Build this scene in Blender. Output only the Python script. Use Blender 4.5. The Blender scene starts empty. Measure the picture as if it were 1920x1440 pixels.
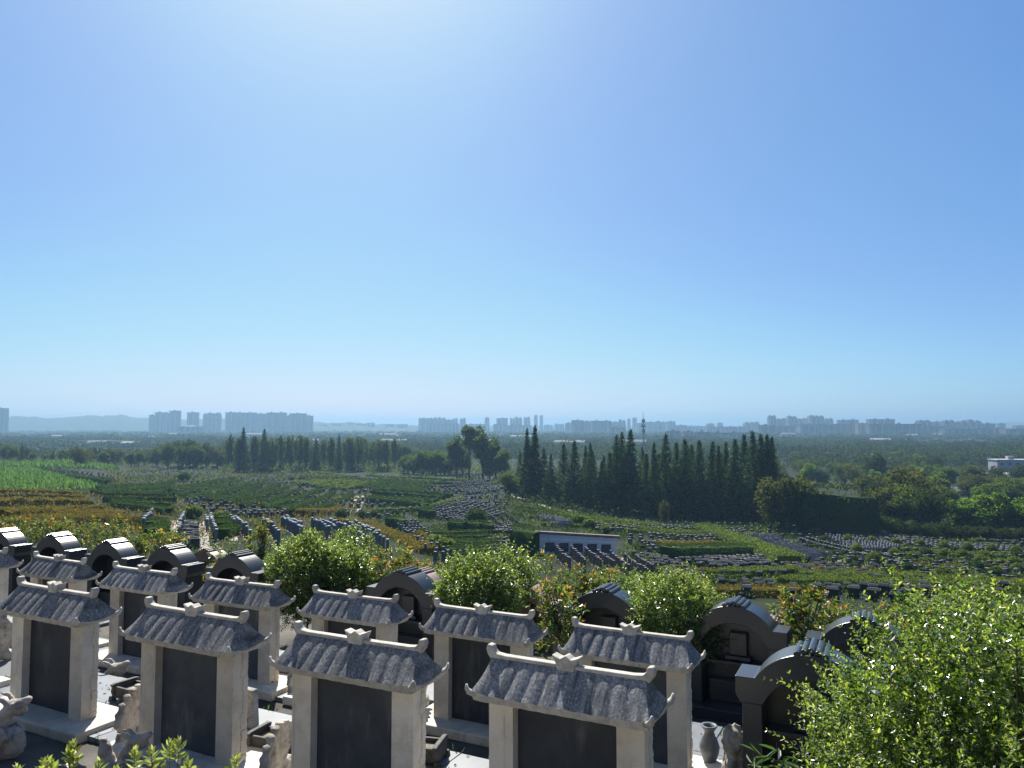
import bpy, bmesh, math, random
import numpy as np
from mathutils import Vector, Matrix, Euler

# ------------------------------------------------------------------ camera, sky, sun, exposure
S = bpy.context.scene
C = S.collection
F = 1442.0                      # focal length in pixels of the 1920 px wide photograph
PITCH = math.atan(80.0 / F)
cam_d = bpy.data.cameras.new('camera')
cam_d.sensor_width = 36.0
cam_d.lens = 36.0 * F / 1920.0
cam_d.clip_start = 0.05
cam_d.clip_end = 20000.0
cam = bpy.data.objects.new('camera', cam_d)
C.objects.link(cam)
cam.rotation_euler = (math.pi / 2 + PITCH, 0, 0)
S.camera = cam

SUN_EL, SUN_AZ = math.radians(47.0), math.radians(-13.0)     # azimuth from +Y towards +X
sun_dir = Vector((math.cos(SUN_EL) * math.sin(SUN_AZ), math.cos(SUN_EL) * math.cos(SUN_AZ), math.sin(SUN_EL)))
world = bpy.data.worlds.new('World')
S.world = world
world.use_nodes = True
wn, wl = world.node_tree.nodes, world.node_tree.links
wn.clear()
w_out = wn.new('ShaderNodeOutputWorld')
w_bg = wn.new('ShaderNodeBackground')
w_sky = wn.new('ShaderNodeTexSky')
w_sky.sky_type = 'NISHITA'
w_sky.sun_disc = False
w_sky.sun_elevation = SUN_EL
w_sky.sun_rotation = SUN_AZ
w_sky.air_density = 0.6
w_sky.dust_density = 1.0
w_sky.ozone_density = 3.0
w_hsv = wn.new('ShaderNodeHueSaturation')
w_hsv.inputs['Saturation'].default_value = 1.0
w_bg.inputs['Strength'].default_value = 0.081
wl.new(w_sky.outputs[0], w_hsv.inputs['Color'])
# soft shoulder: keeps the bright low sky below white, the way the photograph exposes it
w_in = wn.new('ShaderNodeVectorMath'); w_in.operation = 'SCALE'; w_in.inputs['Scale'].default_value = 0.1 * 0.4
w_cv = wn.new('ShaderNodeRGBCurve')
w_ou = wn.new('ShaderNodeVectorMath'); w_ou.operation = 'SCALE'; w_ou.inputs['Scale'].default_value = 2.5 / (0.081 * 2.0)
for ch, pts in enumerate(([(0.18, 0.16), (0.38, 0.32), (0.72, 0.65), (0.85, 0.80), (2.5, 2.1)],
                          [(0.25, 0.335), (0.45, 0.51), (0.57, 0.655), (0.70, 0.76), (0.90, 0.86), (2.5, 2.1)],
                          [(0.22, 0.40), (0.43, 0.72), (0.55, 0.79), (0.64, 0.86), (0.75, 0.92), (0.92, 0.95), (2.5, 2.1)])):
    c = w_cv.mapping.curves[ch]
    c.points[1].location = (pts[-1][0] * 0.4, pts[-1][1] * 0.4)
    for (a, b) in pts[:-1]: c.points.new(a * 0.4, b * 0.4)
w_cv.mapping.update()
wl.new(w_hsv.outputs[0], w_in.inputs[0]); wl.new(w_in.outputs[0], w_cv.inputs['Color'])
wl.new(w_cv.outputs['Color'], w_ou.inputs[0]); wl.new(w_ou.outputs[0], w_bg.inputs['Color'])
wl.new(w_bg.outputs[0], w_out.inputs['Surface'])

sun_d = bpy.data.lights.new('sun', 'SUN')
sun_d.energy = 5.0
sun_d.angle = math.radians(0.55)
sun_d.color = (1.0, 0.95, 0.86)
sun = bpy.data.objects.new('sun', sun_d)
C.objects.link(sun)
sun.rotation_euler = sun_dir.to_track_quat('Z', 'Y').to_euler()

S.view_settings.view_transform = 'Standard'
S.view_settings.look = 'None'
S.view_settings.exposure = 1.0
S.view_settings.gamma = 1.0
S.view_settings.use_curve_mapping = False
S.render.engine = 'CYCLES'
S.cycles.use_denoising = True
S.cycles.max_bounces = 6
S.cycles.diffuse_bounces = 3
S.cycles.glossy_bounces = 3
S.cycles.transparent_max_bounces = 4
S.cycles.volume_bounces = 0

rnd = random.Random(7)
rng = np.random.default_rng(11)

# ------------------------------------------------------------------ helpers
def tag(o, label=None, cat=None, group=None, kind=None):
    if label: o['label'] = label
    if cat: o['category'] = cat
    if group: o['group'] = group
    if kind: o['kind'] = kind
    return o

def empty(name, loc=(0, 0, 0), rz=0.0, label=None, cat=None, group=None):
    o = bpy.data.objects.new(name, None)
    o.empty_display_size = 0.2
    C.objects.link(o)
    o.location = loc
    o.rotation_euler = (0, 0, rz)
    return tag(o, label, cat, group)

KIDS = {}
def link(name, me, parent=None):
    o = bpy.data.objects.new(name, me)
    C.objects.link(o)
    if parent is not None:
        o.parent = parent
        KIDS.setdefault(parent.name, []).append(o)
    return o

def copy_tree(o, parent=None):
    c = o.copy()
    C.objects.link(c)
    if parent is not None:
        c.parent = parent
        KIDS.setdefault(parent.name, []).append(c)
    for ch in KIDS.get(o.name, []):
        copy_tree(ch, c)
    return c

class MB:
    """collects verts and faces of one mesh"""
    def __init__(self):
        self.v, self.f, self.m = [], [], []
    def add(self, vs, fs, mi=0, M=None):
        n = len(self.v)
        if M is not None:
            vs = [tuple(M @ Vector(p)) for p in vs]
        self.v.extend(vs)
        self.f.extend([tuple(i + n for i in f) for f in fs])
        self.m.extend([mi] * len(fs))
        return self
    def box(self, x0, x1, y0, y1, z0, z1, mi=0, M=None, taper=0.0):
        t = taper
        vs = [(x0, y0, z0), (x1, y0, z0), (x1, y1, z0), (x0, y1, z0),
              (x0 + t, y0 + t, z1), (x1 - t, y0 + t, z1), (x1 - t, y1 - t, z1), (x0 + t, y1 - t, z1)]
        fs = [(3, 2, 1, 0), (4, 5, 6, 7), (0, 1, 5, 4), (1, 2, 6, 5), (2, 3, 7, 6), (3, 0, 4, 7)]
        return self.add(vs, fs, mi, M)
    def prism(self, pts, y0, y1, mi=0, M=None):
        """outline in the xz plane (counter-clockwise seen from -y), extruded along y"""
        n = len(pts)
        vs = [(x, y0, z) for x, z in pts] + [(x, y1, z) for x, z in pts]
        fs = [tuple(range(n)), tuple(range(2 * n - 1, n - 1, -1))]
        fs += [(i + 0, i + n, (i + 1) % n + n, (i + 1) % n) for i in range(n)]
        return self.add(vs, fs, mi, M)
    def tube(self, path, radii, seg=8, mi=0, M=None, flat=1.0, caps=True):
        path = [Vector(p) for p in path]
        vs, fs = [], []
        prev = None
        for k, p in enumerate(path):
            d = (path[min(k + 1, len(path) - 1)] - path[max(k - 1, 0)]).normalized()
            a = d.cross(Vector((0, 0, 1)))
            if a.length < 1e-3: a = Vector((1, 0, 0))
            a.normalize()
            if prev is not None and a.dot(prev) < 0: a = -a
            prev = a
            b = d.cross(a)
            for j in range(seg):
                t = 2 * math.pi * j / seg
                vs.append(tuple(p + (a * math.cos(t) + b * math.sin(t) * flat) * radii[k]))
        for k in range(len(path) - 1):
            for j in range(seg):
                fs.append((k * seg + j, k * seg + (j + 1) % seg, (k + 1) * seg + (j + 1) % seg, (k + 1) * seg + j))
        if caps:
            fs.append(tuple(range(seg - 1, -1, -1)))
            fs.append(tuple((len(path) - 1) * seg + j for j in range(seg)))
        return self.add(vs, fs, mi, M)
    def lathe(self, prof, seg=16, mi=0, M=None):
        vs, fs = [], []
        for r, z in prof:
            for j in range(seg):
                t = 2 * math.pi * j / seg
                vs.append((r * math.cos(t), r * math.sin(t), z))
        for k in range(len(prof) - 1):
            for j in range(seg):
                fs.append((k * seg + j, k * seg + (j + 1) % seg, (k + 1) * seg + (j + 1) % seg, (k + 1) * seg + j))
        return self.add(vs, fs, mi, M)
    def ball(self, c, r, seg=10, rings=7, mi=0, M=None):
        rx, ry, rz = r if isinstance(r, tuple) else (r, r, r)
        prof = []
        vs, fs = [], []
        for i in range(rings + 1):
            a = math.pi * i / rings
            for j in range(seg):
                t = 2 * math.pi * j / seg
                vs.append((c[0] + rx * math.sin(a) * math.cos(t), c[1] + ry * math.sin(a) * math.sin(t), c[2] - rz * math.cos(a)))
        for k in range(rings):
            for j in range(seg):
                fs.append((k * seg + j, k * seg + (j + 1) % seg, (k + 1) * seg + (j + 1) % seg, (k + 1) * seg + j))
        return self.add(vs, fs, mi, M)
    def mesh(self, name, mats, smooth=False):
        me = bpy.data.meshes.new(name)
        me.from_pydata(self.v, [], self.f)
        for m in (mats if isinstance(mats, (list, tuple)) else [mats]):
            me.materials.append(m)
        me.polygons.foreach_set('material_index', self.m)
        if smooth:
            me.polygons.foreach_set('use_smooth', [True] * len(self.f))
        me.update()
        return me
    def build(self, name, mats, parent=None, smooth=False, bevel=0.0, seg=2):
        o = link(name, self.mesh(name, mats, smooth), parent)
        if bevel:
            b = o.modifiers.new('edge', 'BEVEL')
            b.width = bevel; b.segments = seg; b.limit_method = 'ANGLE'; b.angle_limit = math.radians(35)
        return o

def np_mesh(name, V, Fq, mats, mi=None, smooth=False):
    """mesh from numpy arrays; Fq is (n,3) or (n,4)"""
    me = bpy.data.meshes.new(name)
    V = np.ascontiguousarray(V, dtype=np.float32)
    Fq = np.ascontiguousarray(Fq, dtype=np.int32)
    n, k = Fq.shape
    me.vertices.add(len(V)); me.vertices.foreach_set('co', V.ravel())
    me.loops.add(n * k); me.loops.foreach_set('vertex_index', Fq.ravel())
    me.polygons.add(n)
    me.polygons.foreach_set('loop_start', np.arange(0, n * k, k, dtype=np.int32))
    me.polygons.foreach_set('loop_total', np.full(n, k, dtype=np.int32))
    for m in (mats if isinstance(mats, (list, tuple)) else [mats]):
        me.materials.append(m)
    if mi is not None:
        me.polygons.foreach_set('material_index', np.ascontiguousarray(mi, dtype=np.int32))
    if smooth:
        me.polygons.foreach_set('use_smooth', np.ones(n, dtype=bool))
    me.update(calc_edges=True)
    return me

def unit(a):
    return a / np.maximum(np.linalg.norm(a, axis=-1, keepdims=True), 1e-9)

def leaves(P, D, L, W, r, up=0.5, fold=0.25):
    """one folded diamond leaf (a quad) at each point P growing along D; L, W scalars or arrays"""
    n = len(P)
    D = unit(D)
    N = unit(np.array([0, 0, up]) + r.normal(0, 0.6, (n, 3)))
    A = unit(np.cross(D, N))
    N = np.cross(A, D)
    L = np.broadcast_to(np.asarray(L, float), (n,))[:, None]
    W = np.broadcast_to(np.asarray(W, float), (n,))[:, None]
    mid = P + D * L * 0.45 + N * W * fold
    V = np.stack([P, mid - A * W * 0.5, P + D * L, mid + A * W * 0.5], 1).reshape(-1, 3)
    return V, np.arange(4 * n).reshape(n, 4)

def join(parts):
    Vs, Fs, n = [], [], 0
    for V, Fq in parts:
        Vs.append(V); Fs.append(Fq + n); n += len(V)
    return np.concatenate(Vs), np.concatenate(Fs)

# ------------------------------------------------------------------ materials
def rgba(c): return (c[0], c[1], c[2], 1.0)

def new_mat(name):
    m = bpy.data.materials.new(name)
    m.use_nodes = True
    nt = m.node_tree
    nt.nodes.clear()
    out = nt.nodes.new('ShaderNodeOutputMaterial')
    return m, nt, out

def coords(nt, scale=(1, 1, 1), world_space=False):
    mp = nt.nodes.new('ShaderNodeMapping')
    mp.inputs['Scale'].default_value = scale
    if world_space:
        g = nt.nodes.new('ShaderNodeNewGeometry')
        nt.links.new(g.outputs['Position'], mp.inputs['Vector'])
    else:
        tc = nt.nodes.new('ShaderNodeTexCoord')
        oi = nt.nodes.new('ShaderNodeObjectInfo')
        mu = nt.nodes.new('ShaderNodeMath'); mu.operation = 'MULTIPLY'; mu.inputs[1].default_value = 37.0
        nt.links.new(oi.outputs['Random'], mu.inputs[0])
        nt.links.new(tc.outputs['Object'], mp.inputs['Vector'])
        nt.links.new(mu.outputs[0], mp.inputs['Location'])
    return mp.outputs[0]

def noise(nt, vec, scale, detail=5, rough=0.6):
    n = nt.nodes.new('ShaderNodeTexNoise')
    n.inputs['Scale'].default_value = scale
    n.inputs['Detail'].default_value = detail
    n.inputs['Roughness'].default_value = rough
    nt.links.new(vec, n.inputs['Vector'])
    return n.outputs['Fac']

def ramp(nt, fac, stops):
    r = nt.nodes.new('ShaderNodeValToRGB')
    e = r.color_ramp.elements
    while len(e) < len(stops): e.new(0.5)
    for k, (p, c) in enumerate(stops):
        e[k].position = p
        e[k].color = rgba(c)
    nt.links.new(fac, r.inputs['Fac'])
    return r.outputs['Color']

def mixc(nt, fac, a, b, mode='MIX'):
    m = nt.nodes.new('ShaderNodeMix'); m.data_type = 'RGBA'; m.blend_type = mode
    for sock, val in ((m.inputs[0], fac), (m.inputs[6], a), (m.inputs[7], b)):
        if hasattr(val, 'is_linked') or hasattr(val, 'links'): nt.links.new(val, sock)
        elif isinstance(val, (int, float)): sock.default_value = val
        else: sock.default_value = rgba(val)
    return m.outputs[2]

def bsdf(nt, out, col, rough=0.7, spec=0.4, bump=None, bump_d=0.004, bump_s=0.5):
    b = nt.nodes.new('ShaderNodeBsdfPrincipled')
    if hasattr(col, 'links'): nt.links.new(col, b.inputs['Base Color'])
    else: b.inputs['Base Color'].default_value = rgba(col)
    if hasattr(rough, 'links'): nt.links.new(rough, b.inputs['Roughness'])
    else: b.inputs['Roughness'].default_value = rough
    b.inputs['Specular IOR Level'].default_value = spec
    if bump is not None:
        bp = nt.nodes.new('ShaderNodeBump')
        bp.inputs['Strength'].default_value = bump_s
        bp.inputs['Distance'].default_value = bump_d
        nt.links.new(bump, bp.inputs['Height'])
        nt.links.new(bp.outputs[0], b.inputs['Normal'])
    nt.links.new(b.outputs[0], out.inputs['Surface'])
    return b

def stone(name, stops, scale=6.0, stain=None, stain_scale=(9, 9, 1.2), stain_amt=(0.52, 0.7), rough=0.75, spec=0.35,
          bump_scale=60, bump_d=0.003, fine=0.0, world_space=False, vary=(0.80, 1.14)):
    m, nt, out = new_mat(name)
    v = coords(nt, world_space=world_space)
    col = ramp(nt, noise(nt, v, scale), stops)
    if stain is not None:
        sv = coords(nt, stain_scale, world_space)
        f = ramp(nt, noise(nt, sv, 1.0, 6, 0.65), [(stain_amt[0], (0, 0, 0)), (stain_amt[1], (1, 1, 1))])
        col = mixc(nt, f, col, stain)
    if fine:
        g = ramp(nt, noise(nt, v, bump_scale * 1.7, 3, 0.7), [(0.3, (1 - fine,) * 3), (0.7, (1 + fine * 0.6,) * 3)])
        col = mixc(nt, 1.0, col, g, 'MULTIPLY')
    oi = nt.nodes.new('ShaderNodeObjectInfo')
    mr = nt.nodes.new('ShaderNodeMapRange'); mr.inputs['To Min'].default_value = vary[0]; mr.inputs['To Max'].default_value = vary[1]
    nt.links.new(oi.outputs['Random'], mr.inputs['Value'])
    hs = nt.nodes.new('ShaderNodeHueSaturation'); nt.links.new(mr.outputs[0], hs.inputs['Value']); nt.links.new(col, hs.inputs['Color'])
    bsdf(nt, out, hs.outputs[0], rough, spec, noise(nt, v, bump_scale, 4), bump_d)
    return m

def leaf_mat(name, cols, trans, t_amt=0.45, rough=0.45, gloss=0.12):
    """cols: stops of the per-leaf colour; trans: light that comes through, per leaf"""
    m, nt, out = new_mat(name)
    g = nt.nodes.new('ShaderNodeNewGeometry')
    oi = nt.nodes.new('ShaderNodeObjectInfo')
    isl = g.outputs['Random Per Island']
    col = ramp(nt, isl, cols)
    tcol = ramp(nt, isl, trans)
    hs = nt.nodes.new('ShaderNodeHueSaturation')
    mr = nt.nodes.new('ShaderNodeMapRange')
    mr.inputs['To Min'].default_value = 0.75; mr.inputs['To Max'].default_value = 1.25
    nt.links.new(oi.outputs['Random'], mr.inputs['Value'])
    nt.links.new(mr.outputs[0], hs.inputs['Value'])
    nt.links.new(col, hs.inputs['Color'])
    d = nt.nodes.new('ShaderNodeBsdfDiffuse'); nt.links.new(hs.outputs[0], d.inputs['Color'])
    t = nt.nodes.new('ShaderNodeBsdfTranslucent'); nt.links.new(tcol, t.inputs['Color'])
    mx = nt.nodes.new('ShaderNodeMixShader'); mx.inputs[0].default_value = t_amt
    nt.links.new(d.outputs[0], mx.inputs[1]); nt.links.new(t.outputs[0], mx.inputs[2])
    gl = nt.nodes.new('ShaderNodeBsdfGlossy'); gl.inputs['Roughness'].default_value = rough
    fr = nt.nodes.new('ShaderNodeFresnel'); fr.inputs['IOR'].default_value = 1.4
    sc = nt.nodes.new('ShaderNodeMath'); sc.operation = 'MULTIPLY'; sc.inputs[1].default_value = gloss * 4
    nt.links.new(fr.outputs[0], sc.inputs[0])
    m2 = nt.nodes.new('ShaderNodeMixShader')
    nt.links.new(sc.outputs[0], m2.inputs[0])
    nt.links.new(mx.outputs[0], m2.inputs[1]); nt.links.new(gl.outputs[0], m2.inputs[2])
    nt.links.new(m2.outputs[0], out.inputs['Surface'])
    return m

M = {}
M['marble'] = stone('weathered_marble', [(0.25, (0.48, 0.42, 0.325)), (0.55, (0.67, 0.61, 0.505)), (0.8, (0.73, 0.68, 0.59))], 5,
                    (0.16, 0.14, 0.11), (13, 13, 1.1), (0.60, 0.80), 0.7, 0.3, 45, 0.003, 0.10)
M['lip'] = stone('pale_lip_stone', [(0.3, (0.32, 0.295, 0.25)), (0.6, (0.48, 0.455, 0.40)), (0.8, (0.57, 0.545, 0.49))], 14,
                 (0.15, 0.14, 0.13), (16, 16, 9), (0.58, 0.78), 0.75, 0.3, 60, 0.003, 0.15)
M['roof'] = stone('lichen_roof_stone', [(0.3, (0.085, 0.090, 0.100)), (0.5, (0.19, 0.195, 0.205)), (0.70, (0.38, 0.38, 0.375))], 55,
                  (0.060, 0.064, 0.074), (26, 3, 2.4), (0.45, 0.66), 0.85, 0.25, 90, 0.006, 0.45)
M['slab'] = stone('dull_dark_granite', [(0.3, (0.020, 0.025, 0.034)), (0.7, (0.040, 0.046, 0.054))], 5,
                  (0.11, 0.115, 0.115), (6, 6, 1.3), (0.56, 0.82), 0.55, 0.4, 120, 0.001, 0.25, vary=(0.75, 2.0))
M['black'] = stone('polished_black_granite', [(0.3, (0.016, 0.022, 0.031)), (0.7, (0.027, 0.034, 0.044))], 40,
                   (0.045, 0.050, 0.056), (5, 5, 1.5), (0.60, 0.9), 0.31, 0.6, 200, 0.0004, 0.2)
M['pink'] = stone('pink_granite', [(0.3, (0.16, 0.10, 0.09)), (0.7, (0.30, 0.21, 0.18))], 50,
                  (0.10, 0.07, 0.065), (5, 5, 2), (0.5, 0.8), 0.5, 0.4, 150, 0.0008, 0.2)
M['carved'] = stone('carved_marble', [(0.28, (0.16, 0.145, 0.13)), (0.48, (0.40, 0.36, 0.31)), (0.7, (0.55, 0.50, 0.45))], 9,
                    (0.09, 0.085, 0.08), (14, 14, 14), (0.56, 0.72), 0.75, 0.3, 50, 0.004, 0.2)
M['dark_stone'] = stone('dark_burner_stone', [(0.3, (0.03, 0.029, 0.028)), (0.7, (0.075, 0.07, 0.066))], 16, None, rough=0.7, bump_scale=70)
M['vase'] = stone('blue_grey_vase_stone', [(0.3, (0.05, 0.06, 0.075)), (0.7, (0.10, 0.115, 0.135))], 16, None, rough=0.4, spec=0.5, bump_scale=90, bump_d=0.001)
M['paver'] = stone('grey_granite_paver', [(0.3, (0.12, 0.135, 0.155)), (0.7, (0.185, 0.20, 0.222))], 4,
                   (0.17, 0.17, 0.17), (3, 3, 3), (0.55, 0.85), 0.38, 0.5, 160, 0.0008, 0.12)
M['terrace'] = stone('stained_terrace_concrete', [(0.3, (0.06, 0.057, 0.05)), (0.6, (0.13, 0.122, 0.108)), (0.8, (0.24, 0.22, 0.19))], 1.6,
                     (0.05, 0.05, 0.035), (1.4, 1.4, 1.4), (0.48, 0.75), 0.9, 0.2, 35, 0.01, 0.2, True)
M['bark'] = stone('bark', [(0.3, (0.045, 0.036, 0.028)), (0.7, (0.11, 0.09, 0.07))], 8, None, rough=0.9, bump_scale=30, bump_d=0.01)
M['post'] = stone('grey_tomb_granite', [(0.3, (0.085, 0.085, 0.095)), (0.7, (0.15, 0.148, 0.158))], 3, None, rough=0.5, spec=0.4, bump_scale=40, bump_d=0.001)
M['pale'] = stone('pale_tomb_granite', [(0.3, (0.42, 0.42, 0.42)), (0.7, (0.55, 0.55, 0.54))], 3, None, rough=0.4, spec=0.45, bump_scale=40, bump_d=0.001)
M['cap'] = stone('polished_cap_granite', [(0.3, (0.05, 0.055, 0.065)), (0.7, (0.075, 0.08, 0.09))], 6, None, rough=0.62, spec=0.25, bump_scale=40, bump_d=0.0005)
M['brownpost'] = stone('brown_tomb_granite', [(0.3, (0.10, 0.075, 0.07)), (0.7, (0.19, 0.15, 0.14))], 3, None, rough=0.55, bump_scale=40, bump_d=0.001)
M['greystele'] = stone('lilac_grey_tomb_granite', [(0.3, (0.15, 0.145, 0.155)), (0.7, (0.24, 0.23, 0.24))], 3, None, rough=0.6, bump_scale=40, bump_d=0.001)
M['path'] = stone('path_concrete', [(0.3, (0.21, 0.185, 0.15)), (0.7, (0.36, 0.32, 0.27))], 0.9, None, rough=0.9, bump_scale=8, bump_d=0.01, world_space=True)
M['whitewall'] = stone('white_render', [(0.3, (0.72, 0.73, 0.75)), (0.7, (0.82, 0.82, 0.82))], 0.7, (0.42, 0.42, 0.43), (1.6, 1.6, 0.25), (0.55, 0.85), 0.85, 0.2, 12, 0.004)
M['coping'] = stone('brown_coping', [(0.3, (0.13, 0.10, 0.09)), (0.7, (0.22, 0.18, 0.16))], 2, None, rough=0.8, bump_scale=20)
M['ash'] = stone('incense_ash', [(0.3, (0.12, 0.10, 0.075)), (0.7, (0.28, 0.24, 0.18))], 40, None, rough=0.95, bump_scale=120)
M['bounce_step'] = stone('pale_bounce_step', [(0.3, (0.48, 0.45, 0.40)), (0.7, (0.64, 0.61, 0.55))], 1.2, (0.18, 0.17, 0.14), (1.5, 1.5, .4), (0.55, 0.8), 0.9, 0.2, 20, 0.006, 0.1, True)  # kept pale so the unseen steps behind the camera bounce more light

LV = leaf_mat('olive_leaf', [(0.0, (0.03, 0.040, 0.017)), (0.6, (0.055, 0.068, 0.026)), (1.0, (0.09, 0.088, 0.036))],
              [(0.0, (0.06, 0.09, 0.012)), (1.0, (0.24, 0.26, 0.05))], 0.32, 0.55, 0.0)
L1 = leaf_mat('privet_leaf', [(0.0, (0.028, 0.055, 0.014)), (0.5, (0.062, 0.105, 0.020)), (0.85, (0.12, 0.16, 0.03)), (1.0, (0.17, 0.19, 0.05))],
              [(0.0, (0.10, 0.22, 0.015)), (0.5, (0.34, 0.54, 0.04)), (0.85, (0.70, 0.82, 0.11)), (1.0, (0.90, 0.95, 0.22))], 0.50, 0.32, 0.15)
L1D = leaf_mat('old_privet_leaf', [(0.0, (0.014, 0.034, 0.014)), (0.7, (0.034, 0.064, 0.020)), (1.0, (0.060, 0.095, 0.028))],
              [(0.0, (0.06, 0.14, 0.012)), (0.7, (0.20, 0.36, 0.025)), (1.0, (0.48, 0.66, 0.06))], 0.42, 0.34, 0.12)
L2 = leaf_mat('camellia_leaf', [(0.0, (0.022, 0.045, 0.014)), (0.6, (0.05, 0.09, 0.02)), (1.0, (0.12, 0.15, 0.03))],
              [(0.0, (0.10, 0.21, 0.015)), (0.6, (0.38, 0.56, 0.04)), (1.0, (0.85, 0.90, 0.16))], 0.46, 0.32, 0.16)
L3 = leaf_mat('photinia_leaf', [(0.0, (0.03, 0.06, 0.02)), (0.7, (0.06, 0.095, 0.025)), (0.9, (0.13, 0.12, 0.03)), (1.0, (0.20, 0.10, 0.03))],
              [(0.0, (0.10, 0.21, 0.02)), (0.7, (0.28, 0.40, 0.04)), (0.9, (0.52, 0.42, 0.06)), (1.0, (0.60, 0.26, 0.05))], 0.40, 0.40, 0.11)
L3T = leaf_mat('photinia_tip_leaf', [(0.0, (0.14, 0.13, 0.03)), (0.5, (0.20, 0.12, 0.03)), (1.0, (0.25, 0.08, 0.03))],
               [(0.0, (0.75, 0.70, 0.09)), (0.5, (0.85, 0.52, 0.08)), (1.0, (0.85, 0.28, 0.07))], 0.45, 0.35, 0.12)
L4 = leaf_mat('pittosporum_leaf', [(0.0, (0.05, 0.09, 0.02)), (0.5, (0.10, 0.14, 0.03)), (1.0, (0.20, 0.21, 0.06))],
              [(0.0, (0.35, 0.5, 0.05)), (1.0, (0.80, 0.82, 0.22))], 0.40, 0.35, 0.12)
L5 = leaf_mat('bamboo_leaf', [(0.0, (0.03, 0.065, 0.02)), (1.0, (0.07, 0.12, 0.035))], [(0.0, (0.07, 0.2, 0.02)), (1.0, (0.20, 0.36, 0.04))], 0.35, 0.35, 0.12)
LH = leaf_mat('clipped_hedge_leaf', [(0.0, (0.024, 0.050, 0.020)), (0.7, (0.050, 0.088, 0.028)), (1.0, (0.09, 0.13, 0.036))],
              [(0.0, (0.05, 0.11, 0.014)), (1.0, (0.20, 0.30, 0.04))], 0.16, 0.5, 0.0)
LY = leaf_mat('yellow_green_leaf', [(0.0, (0.028, 0.048, 0.018)), (0.6, (0.055, 0.080, 0.027)), (1.0, (0.09, 0.112, 0.038))],
              [(0.0, (0.10, 0.17, 0.02)), (1.0, (0.29, 0.38, 0.06))], 0.34, 0.5, 0.0)
LO = leaf_mat('rust_hedge_leaf', [(0.0, (0.036, 0.055, 0.018)), (0.5, (0.075, 0.078, 0.024)), (1.0, (0.14, 0.088, 0.03))],
              [(0.0, (0.13, 0.17, 0.02)), (0.6, (0.28, 0.23, 0.04)), (1.0, (0.42, 0.22, 0.05))], 0.34, 0.5, 0.0)
LC = leaf_mat('corn_leaf', [(0.0, (0.04, 0.085, 0.02)), (1.0, (0.085, 0.15, 0.035))], [(0.0, (0.075, 0.18, 0.03)), (1.0, (0.20, 0.36, 0.07))], 0.42, 0.45, 0.0)
LT = leaf_mat('dark_conifer_leaf', [(0.0, (0.014, 0.028, 0.014)), (0.7, (0.030, 0.050, 0.020)), (1.0, (0.055, 0.075, 0.026))],
              [(0.0, (0.03, 0.06, 0.010)), (1.0, (0.16, 0.22, 0.035))], 0.28, 0.6, 0.0)
LR = leaf_mat('redwood_leaf', [(0.0, (0.014, 0.036, 0.022)), (0.7, (0.032, 0.064, 0.032)), (1.0, (0.062, 0.098, 0.042))],
              [(0.0, (0.03, 0.075, 0.016)), (1.0, (0.14, 0.24, 0.045))], 0.28, 0.6, 0.0)
LB = leaf_mat('broadleaf_leaf', [(0.0, (0.026, 0.045, 0.017)), (0.6, (0.05, 0.078, 0.026)), (1.0, (0.085, 0.11, 0.036))],
              [(0.0, (0.06, 0.12, 0.014)), (1.0, (0.24, 0.32, 0.05))], 0.34, 0.55, 0.0)
def far_leaf():
    m = leaf_mat('far_canopy_leaf', [(0.0, (0.016, 0.030, 0.016)), (0.6, (0.034, 0.054, 0.024)), (1.0, (0.062, 0.080, 0.034))], [(0.0, (0.03, 0.06, 0.010)), (1.0, (0.12, 0.17, 0.035))], 0.28, 0.55, 0.0)
    nt = m.node_tree
    v = coords(nt, world_space=True)
    f = ramp(nt, noise(nt, v, .008, 4, .6), [(.35, (.45, .52, .6)), (.65, (1.25, 1.15, .95))])
    for n in list(nt.nodes):
        if n.type in ('BSDF_DIFFUSE', 'BSDF_TRANSLUCENT'):
            src = n.inputs['Color'].links[0].from_socket
            nt.links.new(mixc(nt, 1.0, src, f, 'MULTIPLY'), n.inputs['Color'])
    return m
LFAR = far_leaf()
LG = leaf_mat('bright_broadleaf_leaf', [(0.0, (0.03, 0.065, 0.018)), (0.6, (0.06, 0.11, 0.026)), (1.0, (0.10, 0.15, 0.036))],
              [(0.0, (0.08, 0.18, 0.016)), (1.0, (0.32, 0.50, 0.05))], 0.38, 0.5, 0.0)

_ORD = 'first second third fourth fifth sixth seventh eighth ninth tenth eleventh twelfth thirteenth fourteenth fifteenth sixteenth seventeenth eighteenth nineteenth twentieth'.split()
_TENS = {2: 'twenty', 3: 'thirty', 4: 'forty', 5: 'fifty', 6: 'sixty', 7: 'seventy', 8: 'eighty', 9: 'ninety'}
def ordw(n):
    if n <= 20: return _ORD[n - 1]
    t, u = divmod(n, 10)
    return (_TENS[t][:-1] + 'ieth') if u == 0 else _TENS[t] + '-' + _ORD[u - 1]
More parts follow.
